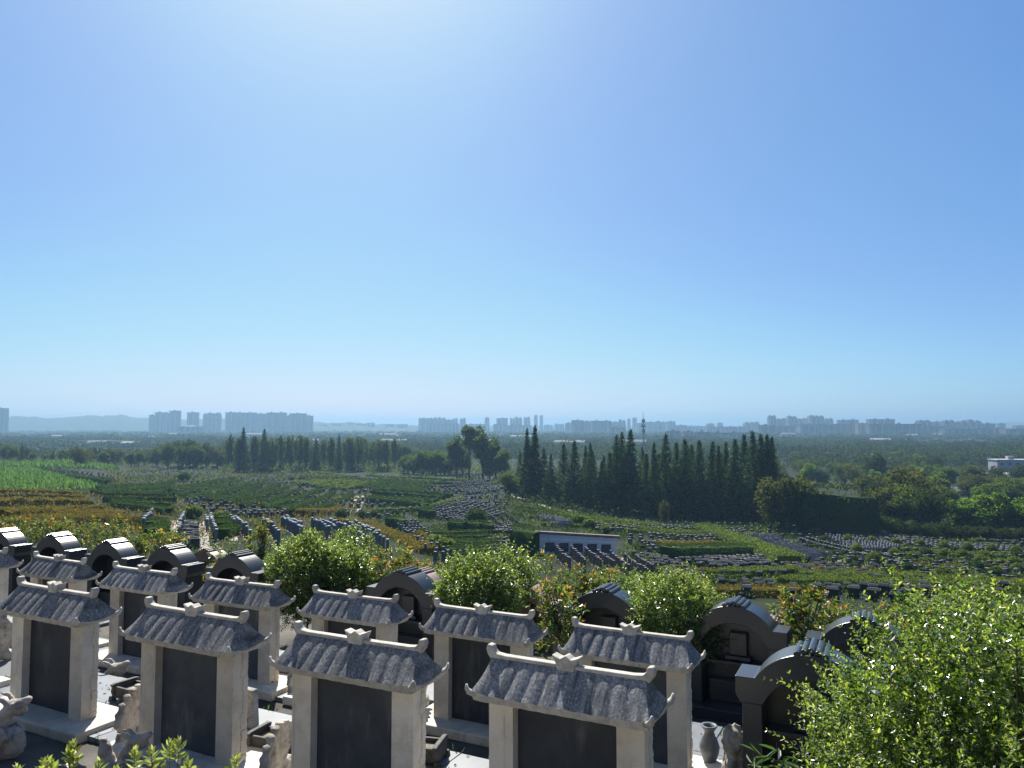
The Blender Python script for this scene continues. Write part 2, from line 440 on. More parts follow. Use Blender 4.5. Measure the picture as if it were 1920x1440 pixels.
# ------------------------------------------------------------------ terrain
TT = np.array([-0.65, -0.3, 0.0, 0.3, 0.65])
TY = np.array([1, 11, 18, 28, 42, 60, 90, 130, 180, 240, 320, 420, 600, 30000.0])
TZ = np.array([
    [-4.6, -4.6, -5.0, -5.8, -6.9, -8.3, -10.3, -12.5, -14.4, -16.0, -17.0, -19.5, -25.5, -26],
    [-4.6, -4.6, -5.3, -6.8, -8.5, -10.2, -12.6, -15.2, -18.0, -19.6, -21.0, -22.5, -25.5, -26],
    [-4.6, -4.6, -5.4, -7.3, -9.6, -12.2, -15.4, -18.0, -19.6, -20.8, -21.8, -22.8, -25.5, -26],
    [-4.6, -4.6, -5.5, -7.7, -10.2, -13.0, -17.2, -20.4, -22.6, -23.8, -24.6, -25.2, -26.0, -26],
    [-4.6, -4.6, -5.5, -7.7, -10.2, -13.2, -17.6, -21.4, -24.2, -25.0, -25.4, -25.6, -26.0, -26]])
LYG = np.log(TY)

def ground(x, y):
    x = np.asarray(x, float); y = np.asarray(y, float)
    q = np.maximum(y, 1.0)
    t = np.clip(x / np.maximum(q, 8.0), -0.65, 0.65)
    ly = np.log(q)
    Z = np.stack([np.interp(ly, LYG, TZ[k]) for k in range(5)])
    k = np.clip(np.searchsorted(TT, t, 'right') - 1, 0, 3)
    w = (t - TT[k]) / (TT[k + 1] - TT[k])
    w = w * w * (3 - 2 * w)
    z = np.take_along_axis(Z, k[None], 0)[0] * (1 - w) + np.take_along_axis(Z, k[None] + 1, 0)[0] * w
    fade = np.clip((q - 16) / 20, 0, 1)
    return z + fade * (0.25 * np.sin(x * 0.11 + y * 0.05) + 0.18 * np.sin(x * 0.05 - y * 0.13 + 1.3))

def gz(x, y): return float(ground(np.array([x]), np.array([y]))[0])

CP, SP = math.cos(PITCH), math.sin(PITCH)
def ray(u, v):
    a, b = (u - 960.0) / F, (720.0 - v) / F
    return a / (CP - b * SP), (SP + b * CP) / (CP - b * SP)      # X/Y, Z/Y
_ys = np.exp(np.linspace(math.log(13.0), math.log(9000.0), 1600))
def gp(u, v):
    """the point of the terrain that the picture shows at (u, v)"""
    tx, tz = ray(u, v)
    d = tz * _ys - ground(tx * _ys, _ys)
    k = int(np.argmax(d <= 0)) if (d <= 0).any() else len(_ys) - 1
    y = _ys[k]
    if k > 0:
        d0, d1 = d[k - 1], d[k]
        y = _ys[k - 1] + (_ys[k] - _ys[k - 1]) * d0 / (d0 - d1 + 1e-12)
    return np.array([tx * y, y, gz(tx * y, y)])

def build_ground():
    rad = np.concatenate([[0.0], np.exp(np.linspace(math.log(1.5), math.log(7300.0), 220))])
    ang = np.concatenate([np.linspace(-0.75, 0.75, 150), np.linspace(0.75, 2 * math.pi - 0.75, 40)[1:-1]])
    A, R = np.meshgrid(ang, rad)
    X, Y = R * np.sin(A), R * np.cos(A)
    Z = ground(X, Y)
    na = len(ang)
    i, j = np.meshgrid(np.arange(len(rad) - 1), np.arange(na), indexing='ij')
    j2 = (j + 1) % na
    Fq = np.stack([i * na + j, i * na + j2, (i + 1) * na + j2, (i + 1) * na + j], -1).reshape(-1, 4)[:, ::-1]
    m, nt, out = new_mat('hillside_soil_and_scrub')
    v = coords(nt, world_space=True)
    c1 = ramp(nt, noise(nt, v, 0.35, 8, 0.7), [(0.30, (0.008, 0.014, 0.008)), (0.5, (0.016, 0.025, 0.011)), (0.66, (0.026, 0.033, 0.017)), (0.8, (0.048, 0.044, 0.031))])
    c2 = ramp(nt, noise(nt, v, 0.012, 5, 0.6), [(0.35, (0.55, 0.6, 0.6)), (0.65, (1.15, 1.1, 0.95))])
    bsdf(nt, out, mixc(nt, 1.0, c1, c2, 'MULTIPLY'), 0.95, 0.1, noise(nt, v, 1.2, 6), 0.15)
    o = link('ground', np_mesh('ground', np.stack([X, Y, Z], -1).reshape(-1, 3), Fq, m, smooth=True))
    return tag(o, 'green hillside falling away to the wide plain', kind='structure')
build_ground()

# ------------------------------------------------------------------ terraces in front
A = math.radians(27.0)
CA, SA = math.cos(A), math.sin(A)
def row(s, d, z=0.0): return (s * CA + d * SA, -s * SA + d * CA, z)
def sd(x, y): return x * CA - y * SA, x * SA + y * CA
Z0, Z1, Z2, Z3, Z4 = -1.60, -2.88, -3.248, -3.534, -3.95
D_EDGE = [-6.0, 2.0, 5.95, 8.55, 11.1, 12.7]
terr = []
for k, z in enumerate((Z0, Z1, Z2, Z3, Z4)):
    mb = MB().box(-26, 16, D_EDGE[k], D_EDGE[k + 1] + (0.0 if k == 4 else -0.004), -5.2, z)
    o = mb.build('terrace', M['terrace'])
    o.rotation_euler = (0, 0, -A)
    tag(o, ('narrow top terrace with clipped shrubs along its edge', 'stained concrete terrace under the front row of roofed steles',
            'terrace step under the second row of roofed steles', 'terrace step under the row of black arched tombs',
            'lowest terrace step under pink granite tombs')[k], kind='structure')
    terr.append(o)

# unseen steps added behind the camera, pale and near to bounce sunlight onto tombs
for k in range(5):
    o = MB().box(-26, 26, -8.0 - 2.6 * k, -1.5 - 2.6 * k, -5.2, -1.6 + 1.35 * (k + 1)).build('terrace', M['bounce_step'])
    o.rotation_euler = (0, 0, -A)
    tag(o, 'unseen pale terrace step added to bounce light onto the tombs', kind='structure')

def pave(tr, z, d0, d1, s0, s1, w, dd, skip=0.06):
    variants = []
    for q in range(4):
        mb = MB().box(-w / 2 + .005, w / 2 - .005, -dd / 2 + .005, dd / 2 - .005, 0, 0.045)
        o = mb.mesh('paving_slab', M['paver'])
        variants.append(o)
    n = int(round((d1 - d0) / dd)); k = 0
    for i in range(n):
        s = s0 + (0.5 * w if i % 2 else 0)
        while s < s1:
            if rnd.random() > skip:
                o = link('paving_slab', rnd.choice(variants), tr)
                o.location = (s, d0 + (i + 0.5) * dd, z + rnd.uniform(0.0, 0.006))
                o.rotation_euler = (rnd.uniform(-.004, .004), rnd.uniform(-.004, .004), rnd.uniform(-.004, .004))
            s += w
pave(terr[1], Z1, 4.66, 5.90, -9.8, -1.8, 0.9, 0.62)
pave(terr[1], Z1, 3.05, 3.67, -9.5, -5.0, 0.9, 0.62, 0.25)
pave(terr[2], Z2, 7.02, 8.50, -13.5, 1.8, 0.9, 0.74)

# ------------------------------------------------------------------ roofed steles
def roof_mesh():
    """carved tile roof of one stone: ribs, hollow slopes, lifted corners, pale lips at the eaves"""
    NX, NS, NT, RIBS = 80, 8, 10, 10
    a0, a1, b0, b1 = 0.568, 0.628, 0.034, 0.215
    loops = []
    def loop(t, inset=0.0, drop=0.0):
        a = a0 + (a1 - a0) * t ** 1.3 - inset
        b = b0 + (b1 - b0) * t - inset
        z = 1.262 - 0.205 * t ** 0.93 - drop
        pts = []
        def flare(sx, sy):
            return 0.026 * t ** 2.2 * abs(sx) ** 10 * abs(sy) ** 2
        for k in range(NX):                         # viewer side, left to right
            s = -1 + 2 * k / NX
            rib = 0.0115 * abs(math.sin(math.pi * RIBS * (s + 1) / 2)) ** 0.8 * min(1.0, t * 3)
            fl = flare(s, 1)
            pts.append((s * a, -b - rib * 0.6 - fl * 0.2, z + rib * 0.8 + fl))
        for k in range(NS):
            q = -1 + 2 * k / NS
            fl = flare(1, q)
            pts.append((a + fl * 0.3, q * b, z + fl - 0.02 * t * (1 - abs(q))))
        for k in range(NX):
            s = 1 - 2 * k / NX
            rib = 0.0115 * abs(math.sin(math.pi * RIBS * (s + 1) / 2)) ** 0.8 * min(1.0, t * 3)
            fl = flare(s, 1)
            pts.append((s * a, b + rib * 0.6 + fl * 0.2, z + rib * 0.8 + fl))
        for k in range(NS):
            q = 1 - 2 * k / NS
            fl = flare(1, q)
            pts.append((-a - fl * 0.3, q * b, z + fl - 0.02 * t * (1 - abs(q))))
        return pts
    mb = MB()
    n = 2 * (NX + NS)
    rings = [loop(k / NT) for k in range(NT + 1)]
    rings.append([(x * 0.998, y * 0.99, z - 0.006) for x, y, z in rings[-1]])
    rings.append([(x, y, 1.262 - 0.205 - 0.042 + 0.5 * max(0, z - (1.262 - 0.205 + 0.016))) for x, y, z in loop(1.0, 0.012)])
    rings.append([(x * 0.93, y * 0.80, 1.262 - 0.205 - 0.046) for x, y, z in loop(1.0, 0.03)])
    for r in rings: mb.v.extend(r)
    for k in range(len(rings) - 1):
        for j in range(n):
            j2 = (j + 1) % n
            mb.f.append((k * n + j, (k + 1) * n + j, (k + 1) * n + j2, k * n + j2))
            mb.m.append(1 if k >= NT else 0)
    mb.f.append(tuple(range(n))); mb.m.append(0)
    mb.f.append(tuple((len(rings) - 1) * n + j for j in range(n - 1, -1, -1))); mb.m.append(1)
    return mb

def ridge_pts(k=1.0):
    half = [(0.0, 1.285), (0.47, 1.287), (0.535, 1.294), (0.556, 1.314), (0.564, 1.345), (0.602, 1.352), (0.616, 1.322), (0.604, 1.282), (0.578, 1.250), (0.53, 1.222)]
    left = [(-x, z) for x, z in half[::-1]][:-1]
    pts = left + half            # clockwise over the top
    return pts[::-1]

def make_stele():
    root = empty('roofed_stele')
    MB().box(-0.80, 0.80, -0.30, 0.34, 0.0, 0.105).build('plinth', M['marble'], root, bevel=0.018)
    s = MB()
    s.box(-0.372, 0.372, -0.012, 0.085, 0.105, 1.02)
    s.build('slab', M['slab'], root, bevel=0.004)
    for sx in (-1, 1):
        p = MB()
        x0, x1 = (0.374, 0.560) if sx > 0 else (-0.560, -0.374)
        p.box(x0, x1, -0.085, 0.075, 0.105, 1.030)
        xo = 0.560 if sx > 0 else -0.560
        # rock-faced outer edge
        zc = 0.106
        while zc < 1.0:
            dz = rnd.uniform(.02, .05)
            e = rnd.uniform(0.001, 0.011)
            p.box(min(xo, xo + sx * e), max(xo, xo + sx * e), 0.012 + rnd.uniform(-.018, .018), 0.074, zc, zc + dz, taper=.003)
            zc += dz
        p.build('post', M['marble'], root, bevel=0.007)
    r = roof_mesh().build('roof', [M['roof'], M['lip']], root, smooth=True)
    es = r.modifiers.new('edge', 'EDGE_SPLIT'); es.split_angle = math.radians(48)
    rb = MB().prism(ridge_pts(), -0.032, 0.032).build('ridge', M['lip'], r, bevel=0.010)
    orn = [(-0.062, 1.225), (0.062, 1.225), (0.072, 1.290), (0.100, 1.346), (0.040, 1.324), (0.0, 1.350), (-0.040, 1.324), (-0.100, 1.346), (-0.072, 1.290)]
    MB().prism(orn, -0.044, 0.044).build('ridge_ornament', M['lip'], r, bevel=0.008)
    for sx in (-1, 1):
        for sy in (-1, 1):
            h = MB()
            path = [(sx * 0.580, sy * 0.168, 1.060), (sx * 0.618, sy * 0.200, 1.060), (sx * 0.643, sy * 0.220, 1.072), (sx * 0.656, sy * 0.231, 1.098), (sx * 0.655, sy * 0.231, 1.124)]
            h.tube(path, [0.030, 0.035, 0.030, 0.020, 0.009], 8, 0, None, 0.7)
            h.build('corner_horn', M['lip'], r, smooth=True)
    return root

H = 1.6
row1 = [(-3.98, 5.45), (-2.83, 4.84), (-1.72, 4.23), (-0.731, 3.71), (0.235, 3.286)]
row1_l = ['roofed stone stele in the front row, cut off by the left edge',
          'roofed stele of the front row with a carved dragon before it, far left and whole',
          'roofed stele of the front row whose dark slab is streaked with pale stains',
          'front-row roofed stele with plain dark slab, right of the stone burner',
          'largest and nearest roofed stele with scalloped grey eaves, right end of the front row']
row2 = [(-5.3, 7.8), (-4.22, 7.24), (-3.155, 6.67), (-2.144, 6.18), (-1.151, 5.685), (-0.198, 5.216), (0.716, 4.692)]
row2_l = ['roofed stele at the left edge in the second row with a pale rain-stained post',
          'second-row roofed stele peeping over the far left front stele',
          'second-row roofed stele with pale grey tiles, between the two left front steles',
          'second-row roofed stele with nearly black tiles and streaked right post',
          'second-row roofed stele mostly hidden by the plain middle front stele',
          'second-row roofed stele filling the gap left of the nearest stele',
          'second-row roofed stele at its right end, beside the open black arched tomb']
stele = make_stele()
for k, (x, y) in enumerate(row1 + row2):
    o = stele if k == 0 else copy_tree(stele)
    z = Z1 if k < 5 else Z2
    o.location = (x * H, y * H, z)
    sc = 1.0 + rnd.uniform(-.012, .012)
    o.scale = (sc, sc, 1.0 + rnd.uniform(-.008, .008))
    o.rotation_euler = (rnd.uniform(-.006, .006), rnd.uniform(-.006, .006), -A + rnd.uniform(-.02, .02))
    tag(o, (row1_l + row2_l)[k], 'gravestone', 'roofed stone steles on the terraces')

# ------------------------------------------------------------------ arched tombs
def arc(hw, rise, zs, n=22):
    R = (hw * hw + rise * rise) / (2 * rise)
    a = math.asin(min(1, hw / R))
    return [(R * math.sin(-a + 2 * a * k / n), zs + R * math.cos(-a + 2 * a * k / n) - (R - rise)) for k in range(n + 1)]

def make_arch(mat, panel_mat, name='arched_tomb'):
    root = empty(name)
    zs = 1.105
    canopy = []
    outer = [(-0.62, zs), (-0.455, zs)] + arc(0.455, 0.245, zs)[1:-1] + [(0.455, zs), (0.62, zs)]
    inner = [(0.62, 0.955), (0.575, 0.885), (0.40, 0.885)] + [(x, z) for x, z in arc(0.385, 0.24, 0.90)[::-1]] + [(-0.40, 0.885), (-0.575, 0.885), (-0.62, 0.955)]
    pts = outer[::-1] + inner[::-1]
    pts = list(reversed(inner)) + list(reversed(outer))
    canopy = MB().prism(pts, -0.18, 0.19).build('canopy', mat, root, bevel=0.006)
    R = (0.455 ** 2 + 0.245 ** 2) / (2 * 0.245)
    for k in range(-2, 3):
        x = k * 0.056
        z = zs + math.sqrt(R * R - x * x) - (R - 0.245) + 0.004 + (0.030, 0.016, 0.002)[abs(k)]
        t = MB()
        prof = [(x + 0.027 * math.cos(q), z + 0.027 * math.sin(q)) for q in np.linspace(-0.4, math.pi + 0.4, 10)]
        t.prism(prof, -0.183, 0.193)
        t.build('ridge_roll', mat, canopy, smooth=False, bevel=0.002)
    for sx in (-1, 1):
        MB().box(min(sx * 0.40, sx * 0.565), max(sx * 0.40, sx * 0.565), -0.17, 0.20, 0.14, 0.884).build('pillar', mat, root, bevel=0.008)
    MB().box(-0.66, 0.66, -0.34, 0.26, 0.0, 0.14).build('plinth', mat, root, bevel=0.008)
    ip = [(-0.398, 0.142), (0.398, 0.142)] + [(x, z) for x, z in arc(0.398, 0.235, 0.93)[::-1]]
    MB().prism(ip, 0.12, 0.20).build('back_slab', panel_mat, root)
    MB().box(-0.395, 0.395, -0.06, 0.118, 0.60, 0.645).build('ledge', mat, root, bevel=0.006)
    MB().box(-0.16, 0.16, 0.0, 0.116, 0.647, 0.70).build('tablet_foot', mat, root, bevel=0.01)
    MB().box(-0.11, 0.11, 0.03, 0.110, 0.702, 0.98).build('tablet', mat, root, bevel=0.012)
    MB().box(-0.34, 0.34, -0.04, 0.117, 0.142, 0.40).build('offering_shelf', mat, root, bevel=0.01)
    return root

K3 = 1.34 * H
row3 = [(-4.947, 7.59), (-4.25, 7.283), (-3.514, 6.867), (-2.864, 6.555), (-2.177, 6.216), (-0.7415, 5.483), (0.593, 4.888), (1.297, 4.506), (1.873, 4.156)]
row3_l = ['black arched tomb cut by the left edge, its top shining', 'black arched tomb with a bright pinkish gleam on its arch, left of the yellow-green shrubs',
          'black arched tomb behind the pair of left roofed steles', 'black arched tomb in front of the stepped grave path',
          'black arched tomb just left of the dense round bush', 'black arched tomb between the two rounded bushes',
          'black arched tomb behind the slender red-tipped photinia', 'tall black arched tomb with shelf and tablet, directly right of the last roofed stele',
          'black arched tomb whose right side is hidden by the big leafy bush']
arch = make_arch(M['black'], M['black'])
for k, (x, y) in enumerate(row3):
    o = arch if k == 0 else copy_tree(arch)
    o.location = (x * K3, y * K3, Z3)
    o.rotation_euler = (0, 0, -A + rnd.uniform(-.025, .025))
    tag(o, row3_l[k], 'tomb', 'black arched granite tombs')
o = copy_tree(arch)
o.location = (2.56, 6.66, Z2); o.rotation_euler = (0, 0, -A + 0.02)
tag(o, 'nearest black arched tomb, open below, half covered by the big leafy bush', 'tomb', 'black arched granite tombs')

pk = make_arch(M['pink'], M['pink'], 'pink_arched_tomb')
row4 = [(395, 1010, 'pink granite tomb top behind the arched tomb by the stepped path'),
        (792, 1062, 'pink granite tomb back seen just left of the round green bush'),
        (985, 1090, 'pink granite arched tomb behind the gap right of the round green bush'),
        (1238, 1122, 'pink granite tomb top behind the arched tomb with the photinia'),
        (1452, 1158, 'pink granite tomb ridge behind the tall black arched tomb'),
        (1650, 1165, 'pink granite tomb top at the edge of the big leafy bush')]
for k, (u, v, lab) in enumerate(row4):
    tx, tz = ray(u, v)
    y = 11.75 / (tx * SA + CA)
    o = pk if k == 0 else copy_tree(pk)
    o.location = (tx * y, y, tz * y - 1.39)
    o.location.z = min(o.location.z, Z4)
    o.rotation_euler = (0, 0, -A + rnd.uniform(-.03, .03))
    tag(o, lab, 'tomb', 'pink granite tombs behind the arched tombs')

# ------------------------------------------------------------------ carved stones, burners, vases
def sculpt(name, mb, mat, voxel=0.012, smooth=4):
    me = mb.mesh(name + '_raw', mat)
    o = bpy.data.objects.new(name, me)
    C.objects.link(o)
    r = o.modifiers.new('remesh', 'REMESH'); r.mode = 'VOXEL'; r.voxel_size = voxel
    s = o.modifiers.new('smooth', 'SMOOTH'); s.factor = 0.5; s.iterations = smooth
    tx = bpy.data.textures.new(name, 'CLOUDS'); tx.noise_scale = 0.05; tx.noise_depth = 3
    d = o.modifiers.new('chips', 'DISPLACE'); d.texture = tx; d.strength = 0.018; d.mid_level = 0.5
    dg = bpy.context.evaluated_depsgraph_get()
    nm = bpy.data.meshes.new_from_object(o.evaluated_get(dg))
    nm.materials.clear(); nm.materials.append(mat)
    nm.polygons.foreach_set('use_smooth', [True] * len(nm.polygons))
    bpy.data.objects.remove(o)
    nm.name = name
    return nm

def dragon_blobs():
    """dragon-head balustrade stone: scroll body, raised neck, open muzzle, horns; faces +x"""
    b = MB()
    b.ball((-0.02, 0, 0.10), (0.26, 0.075, 0.12))
    b.ball((0.12, 0, 0.15), (0.13, 0.08, 0.13))
    b.ball((-0.17, 0, 0.20), (0.10, 0.075, 0.15))
    b.ball((-0.20, 0, 0.34), (0.075, 0.06, 0.10))
    b.tube([(-0.02, 0, 0.15), (0.01, 0, 0.28), (0.05, 0, 0.38), (0.10, 0, 0.43)], [0.075, 0.065, 0.06, 0.06], 10)
    b.ball((0.12, 0, 0.44), (0.095, 0.065, 0.065))
    b.tube([(0.14, 0, 0.455), (0.22, 0, 0.485), (0.285, 0, 0.53)], [0.055, 0.045, 0.026], 10)
    b.tube([(0.13, 0, 0.405), (0.20, 0, 0.405), (0.255, 0, 0.425)], [0.04, 0.032, 0.018], 10)
    for sy in (-1, 1):
        b.tube([(0.08, sy * 0.04, 0.49), (0.02, sy * 0.055, 0.53), (-0.06, sy * 0.05, 0.53)], [0.026, 0.022, 0.010], 8)
        b.ball((0.155, sy * 0.05, 0.475), 0.022)
        b.tube([(0.06, sy * 0.075, 0.12), (0.14, sy * 0.095, 0.22), (0.08, sy * 0.09, 0.28), (0.0, sy * 0.08, 0.24)], [0.03, 0.028, 0.022, 0.014], 8)
        for q in range(5):
            t = q / 4
            b.ball((-0.25 + 0.18 * t, sy * 0.06, 0.10 + 0.07 * math.sin(3 * t)), (0.05, 0.035, 0.045))
    for q in range(4):
        b.ball((-0.16 - 0.02 * q, 0, 0.28 + 0.055 * q), (0.06 - 0.006 * q, 0.05, 0.03))
    return b

def fan_blobs():
    """shell-shaped wing stone with a round hole, in the xz plane"""
    b = MB()
    for q in range(9):
        a = math.radians(38 + q * 17)
        p1 = (0.30 * math.cos(a), 0, 0.20 + 0.30 * math.sin(a))
        b.tube([(0.02, 0, 0.14), (0.5 * p1[0], 0, 0.5 * (0.14 + p1[2])), p1], [0.028, 0.040, 0.044], 8, 0, None, 0.75)
    b.ball((-0.16, 0, 0.10), (0.13, 0.05, 0.10))
    b.ball((0.13, 0, 0.09), (0.14, 0.055, 0.09))
    b.ball((0.0, 0, 0.05), (0.25, 0.05, 0.05))
    b.tube([(-0.20, 0, 0.16), (-0.26, 0, 0.26), (-0.22, 0, 0.36)], [0.05, 0.045, 0.03], 8)
    return b

def lion_blobs():
    """seated guardian lion: haunches, chest, forelegs, maned head, tail; faces +x"""
    b = MB()
    b.box(-0.17, 0.19, -0.10, 0.10, 0.0, 0.05)
    b.ball((-0.07, 0, 0.15), (0.12, 0.10, 0.11))
    b.ball((0.02, 0, 0.25), (0.10, 0.085, 0.15))
    for sy in (-1, 1):
        b.tube([(0.07, sy * 0.05, 0.30), (0.11, sy * 0.06, 0.16), (0.12, sy * 0.06, 0.05)], [0.045, 0.035, 0.034], 8)
        b.ball((0.14, sy * 0.06, 0.07), (0.05, 0.035, 0.03))
        b.ball((-0.03, sy * 0.085, 0.11), (0.09, 0.04, 0.07))
        b.ball((0.03, sy * 0.075, 0.515), (0.02, 0.02, 0.035))
        b.ball((0.115, sy * 0.035, 0.465), 0.018)
    b.ball((0.05, 0, 0.43), (0.095, 0.095, 0.10))
    b.ball((0.12, 0, 0.41), (0.055, 0.055, 0.045))
    for q in range(10):
        a = 2 * math.pi * q / 10
        b.ball((0.01, 0.09 * math.cos(a), 0.43 + 0.095 * math.sin(a)), 0.034)
    b.tube([(-0.16, 0, 0.12), (-0.20, 0, 0.22), (-0.15, 0, 0.31)], [0.035, 0.035, 0.03], 8)
    return b

dragon_me = sculpt('carved_dragon', dragon_blobs(), M['carved'])
fan_me = sculpt('carved_wing', fan_blobs(), M['carved'])
lion_me = sculpt('stone_lion', lion_blobs(), M['carved'])
def drum_blobs():
    b = MB()
    b.lathe([(0.0, -0.07), (0.23, -0.07), (0.26, -0.045), (0.26, 0.045), (0.23, 0.07), (0.0, 0.07)], 28, 0, Matrix.Translation((0, 0, 0.30)) @ Matrix.Rotation(math.pi / 2, 4, 'X'))
    for sy in (-1, 1):
        b.ball((0, sy * 0.07, 0.30), (0.13, 0.04, 0.13))
        b.ball((0.03, sy * 0.09, 0.34), (0.06, 0.035, 0.05))
    b.box(-0.26, 0.26, -0.09, 0.09, 0.0, 0.09)
    b.ball((-0.1, 0, 0.57), (0.09, 0.05, 0.04)); b.ball((0.1, 0, 0.56), (0.08, 0.05, 0.045))
    return b
drum_me = sculpt('carved_drum_stone', drum_blobs(), M['carved'])

def put(name, me, x, y, z, rz, label, cat, group=None, sc=1.0):
    o = link(name, me)
    o.location = (x, y, z); o.rotation_euler = (0, 0, rz); o.scale = (sc, sc, sc)
    return tag(o, label, cat, group)
G = 'carved stones guarding the grave plots'
put('carved_dragon', dragon_me, -4.46, 6.86, Z1, -0.15, 'carved stone dragon head raised at the bottom left corner before the left stele', 'carving', G, 1.0)
put('carved_dragon', dragon_me, -3.18, 6.46, Z1 - 0.05, -0.05, 'carved stone dragon at the bottom edge before the streaked stele', 'carving', G, 0.80)
put('carved_dragon', dragon_me, -4.72, 9.10, Z2, -0.10, 'carved stone dragon standing in the gap right of the far left stele', 'carving', G, 1.0)
put('carved_wing', fan_me, -3.43, 7.20, Z1 + .02, -A + 1.9, 'shell-shaped carved stone wing against the left post of the streaked stele', 'carving', G, 1.0)
put('carved_wing', fan_me, -1.86, 6.30, Z1 + .02, -A + 1.9, 'shell-shaped carved stone wing against the left post of the middle front stele', 'carving', G, 1.0)
put('carved_wing', fan_me, -0.33, 5.66, Z1 - .08, -A + 2.2, 'shell-shaped carved stone wing at the left foot of the nearest stele', 'carving', G, 0.95)
put('carved_wing', fan_me, -1.02, 8.78, Z2 + .02, -A + 1.9, 'shell-shaped carved stone wing behind the right post of the middle front stele', 'carving', G, 1.05)
put('carved_wing', fan_me, -2.62, 9.60, Z2 - .02, -A + 1.9, 'shell-shaped carved stone wing on the second terrace, left of the middle front stele', 'carving', G, 0.9)
put('carved_drum_stone', drum_me, -6.35, 9.55, Z1 + .05, 0.2, 'round carved drum stone at the left edge', 'carving', G)
lion = put('stone_lion', lion_me, 1.95, 6.98, Z2 - .02, -1.45, 'weathered stone lion seated between two vases by the open arched tomb', 'statue', None, 1.05)
lion.scale = (.80, .85, 1.16)
put('carved_dragon', dragon_me, 1.70, 6.62, Z2 - .12, -2.6, 'low worn carved stone in front of the seated lion', 'carving', G, 0.62)
mb = MB().box(-0.10, 0.10, -0.05, 0.05, 0, 0.36, taper=0.012)
o = mb.build('boundary_stone', M['carved'], bevel=0.02); o.location = (-2.50, 7.46, Z1 + .045); o.rotation_euler = (0.03, 0.02, -A)
tag(o, 'small upright boundary stone right of the streaked stele', 'stone')
o = MB().ball((0, 0, 0.018), (0.055, 0.04, 0.02)).build('pebble', M['dark_stone'], smooth=True)
o.location = (-2.98, 9.62, Z2 + 0.106)
tag(o, 'dark pebble left on the plinth of the black-tiled stele', 'pebble')

def burner():
    root = empty('incense_burner')
    w, d, h = 0.17, 0.125, 0.15
    for sx in (-1, 1):
        prof = [(-d, 0.03), (d, 0.03), (d + .02, 0.09), (d + .012, 0.13), (d + .035, 0.165), (d - .01, 0.175), (-d + .01, 0.175), (-d - .035, 0.165), (-d - .012, 0.13), (-d - .02, 0.09)]
        Mx = Matrix.Translation((sx * (w - 0.015), 0, 0)) @ Matrix.Rotation(math.pi / 2, 4, 'Z')
        MB().prism(prof, -0.022, 0.022, 0, Mx).build('end_wall', M['dark_stone'], root, bevel=0.008)
        MB().box(-w + .03, w - .03, min(sx * d, sx * (d - .03)), max(sx * d, sx * (d - .03)), 0.03, 0.145).build('side_wall', M['dark_stone'], root, bevel=0.006)
    for sx in (-1, 1):
        for sy in (-1, 1):
            MB().box(sx * w - .03, sx * w + .03, sy * d - .03, sy * d + .03, 0, 0.045, taper=0.006).build('foot', M['dark_stone'], root, bevel=0.006)
    MB().box(-w + .032, w - .032, -d + .032, d - .032, 0.04, 0.105).build('ash', M['ash'], root)
    return root
bu = burner()
for k, (x, y, z, rz, lab) in enumerate([
        (-2.10, 6.92, Z1 + .05, -A + .1, 'dark stone incense burner on the pale slab between the streaked and the middle stele'),
        (-3.93, 8.16, Z1 + .05, -A - .05, 'dark stone incense burner half hidden behind the post of the streaked stele'),
        (-2.84, 10.10, Z2 + .05, -A + .08, 'dark stone incense burner behind the left roof corner of the middle front stele'),
        (-0.76, 6.72, Z1 + .05, -A + .25, 'dark stone incense burner at the bottom edge between the middle and nearest steles')]):
    o = bu if k == 0 else copy_tree(bu)
    o.location = (x, y, z); o.rotation_euler = (0, 0, rz)
    tag(o, lab, 'burner', 'stone incense burners on the plots')

v = MB().lathe([(0.0, 0), (0.075, 0), (0.07, 0.02), (0.055, 0.05), (0.085, 0.14), (0.095, 0.20), (0.075, 0.26), (0.048, 0.31), (0.045, 0.34), (0.075, 0.385), (0.078, 0.395), (0.055, 0.392), (0.035, 0.33), (0.0, 0.30)], 22)
o = v.build('stone_vase', M['vase'], smooth=True); o.location = (1.86, 7.42, Z2 + .045)
tag(o, 'grey stone vase with round flared rim beside the seated lion', 'vase')
def urn():
    b = MB()
    prof = [(0.07, 0), (0.10, 0.04), (0.125, 0.12), (0.115, 0.19), (0.07, 0.26), (0.06, 0.32), (0.085, 0.38), (0.065, 0.385), (0.045, 0.33), (0.02, 0.30)]
    vs, fs = [], []
    for r, z in prof:
        k = 0.0 if z < 0.26 else 1.0
        for j in range(24):
            t = 2 * math.pi * j / 24
            c, s_ = math.cos(t), math.sin(t)
            q = 1 / max(abs(c), abs(s_))
            w = (1 - k) + k * q * 0.9
            vs.append((r * c * w, r * s_ * w * (1 - 0.25 * k), z))
    n = 24
    for i in range(len(prof) - 1):
        for j in range(n):
            fs.append((i * n + j, i * n + (j + 1) % n, (i + 1) * n + (j + 1) % n, (i + 1) * n + j))
    fs.append(tuple(range(n - 1, -1, -1)))
    return b.add(vs, fs)
um = urn().mesh('stone_urn', M['vase'], True)
put('stone_urn', um, 2.08, 7.18, Z2 + .045, -A, 'dark stone urn with rectangular mouth beside the open arched tomb', 'urn', None, 1.05)
put('stone_urn', um, 0.40, 8.05, Z2 + .30, -A + .3, 'dark stone urn behind the ridge of the nearest stele', 'urn', None, 0.9)
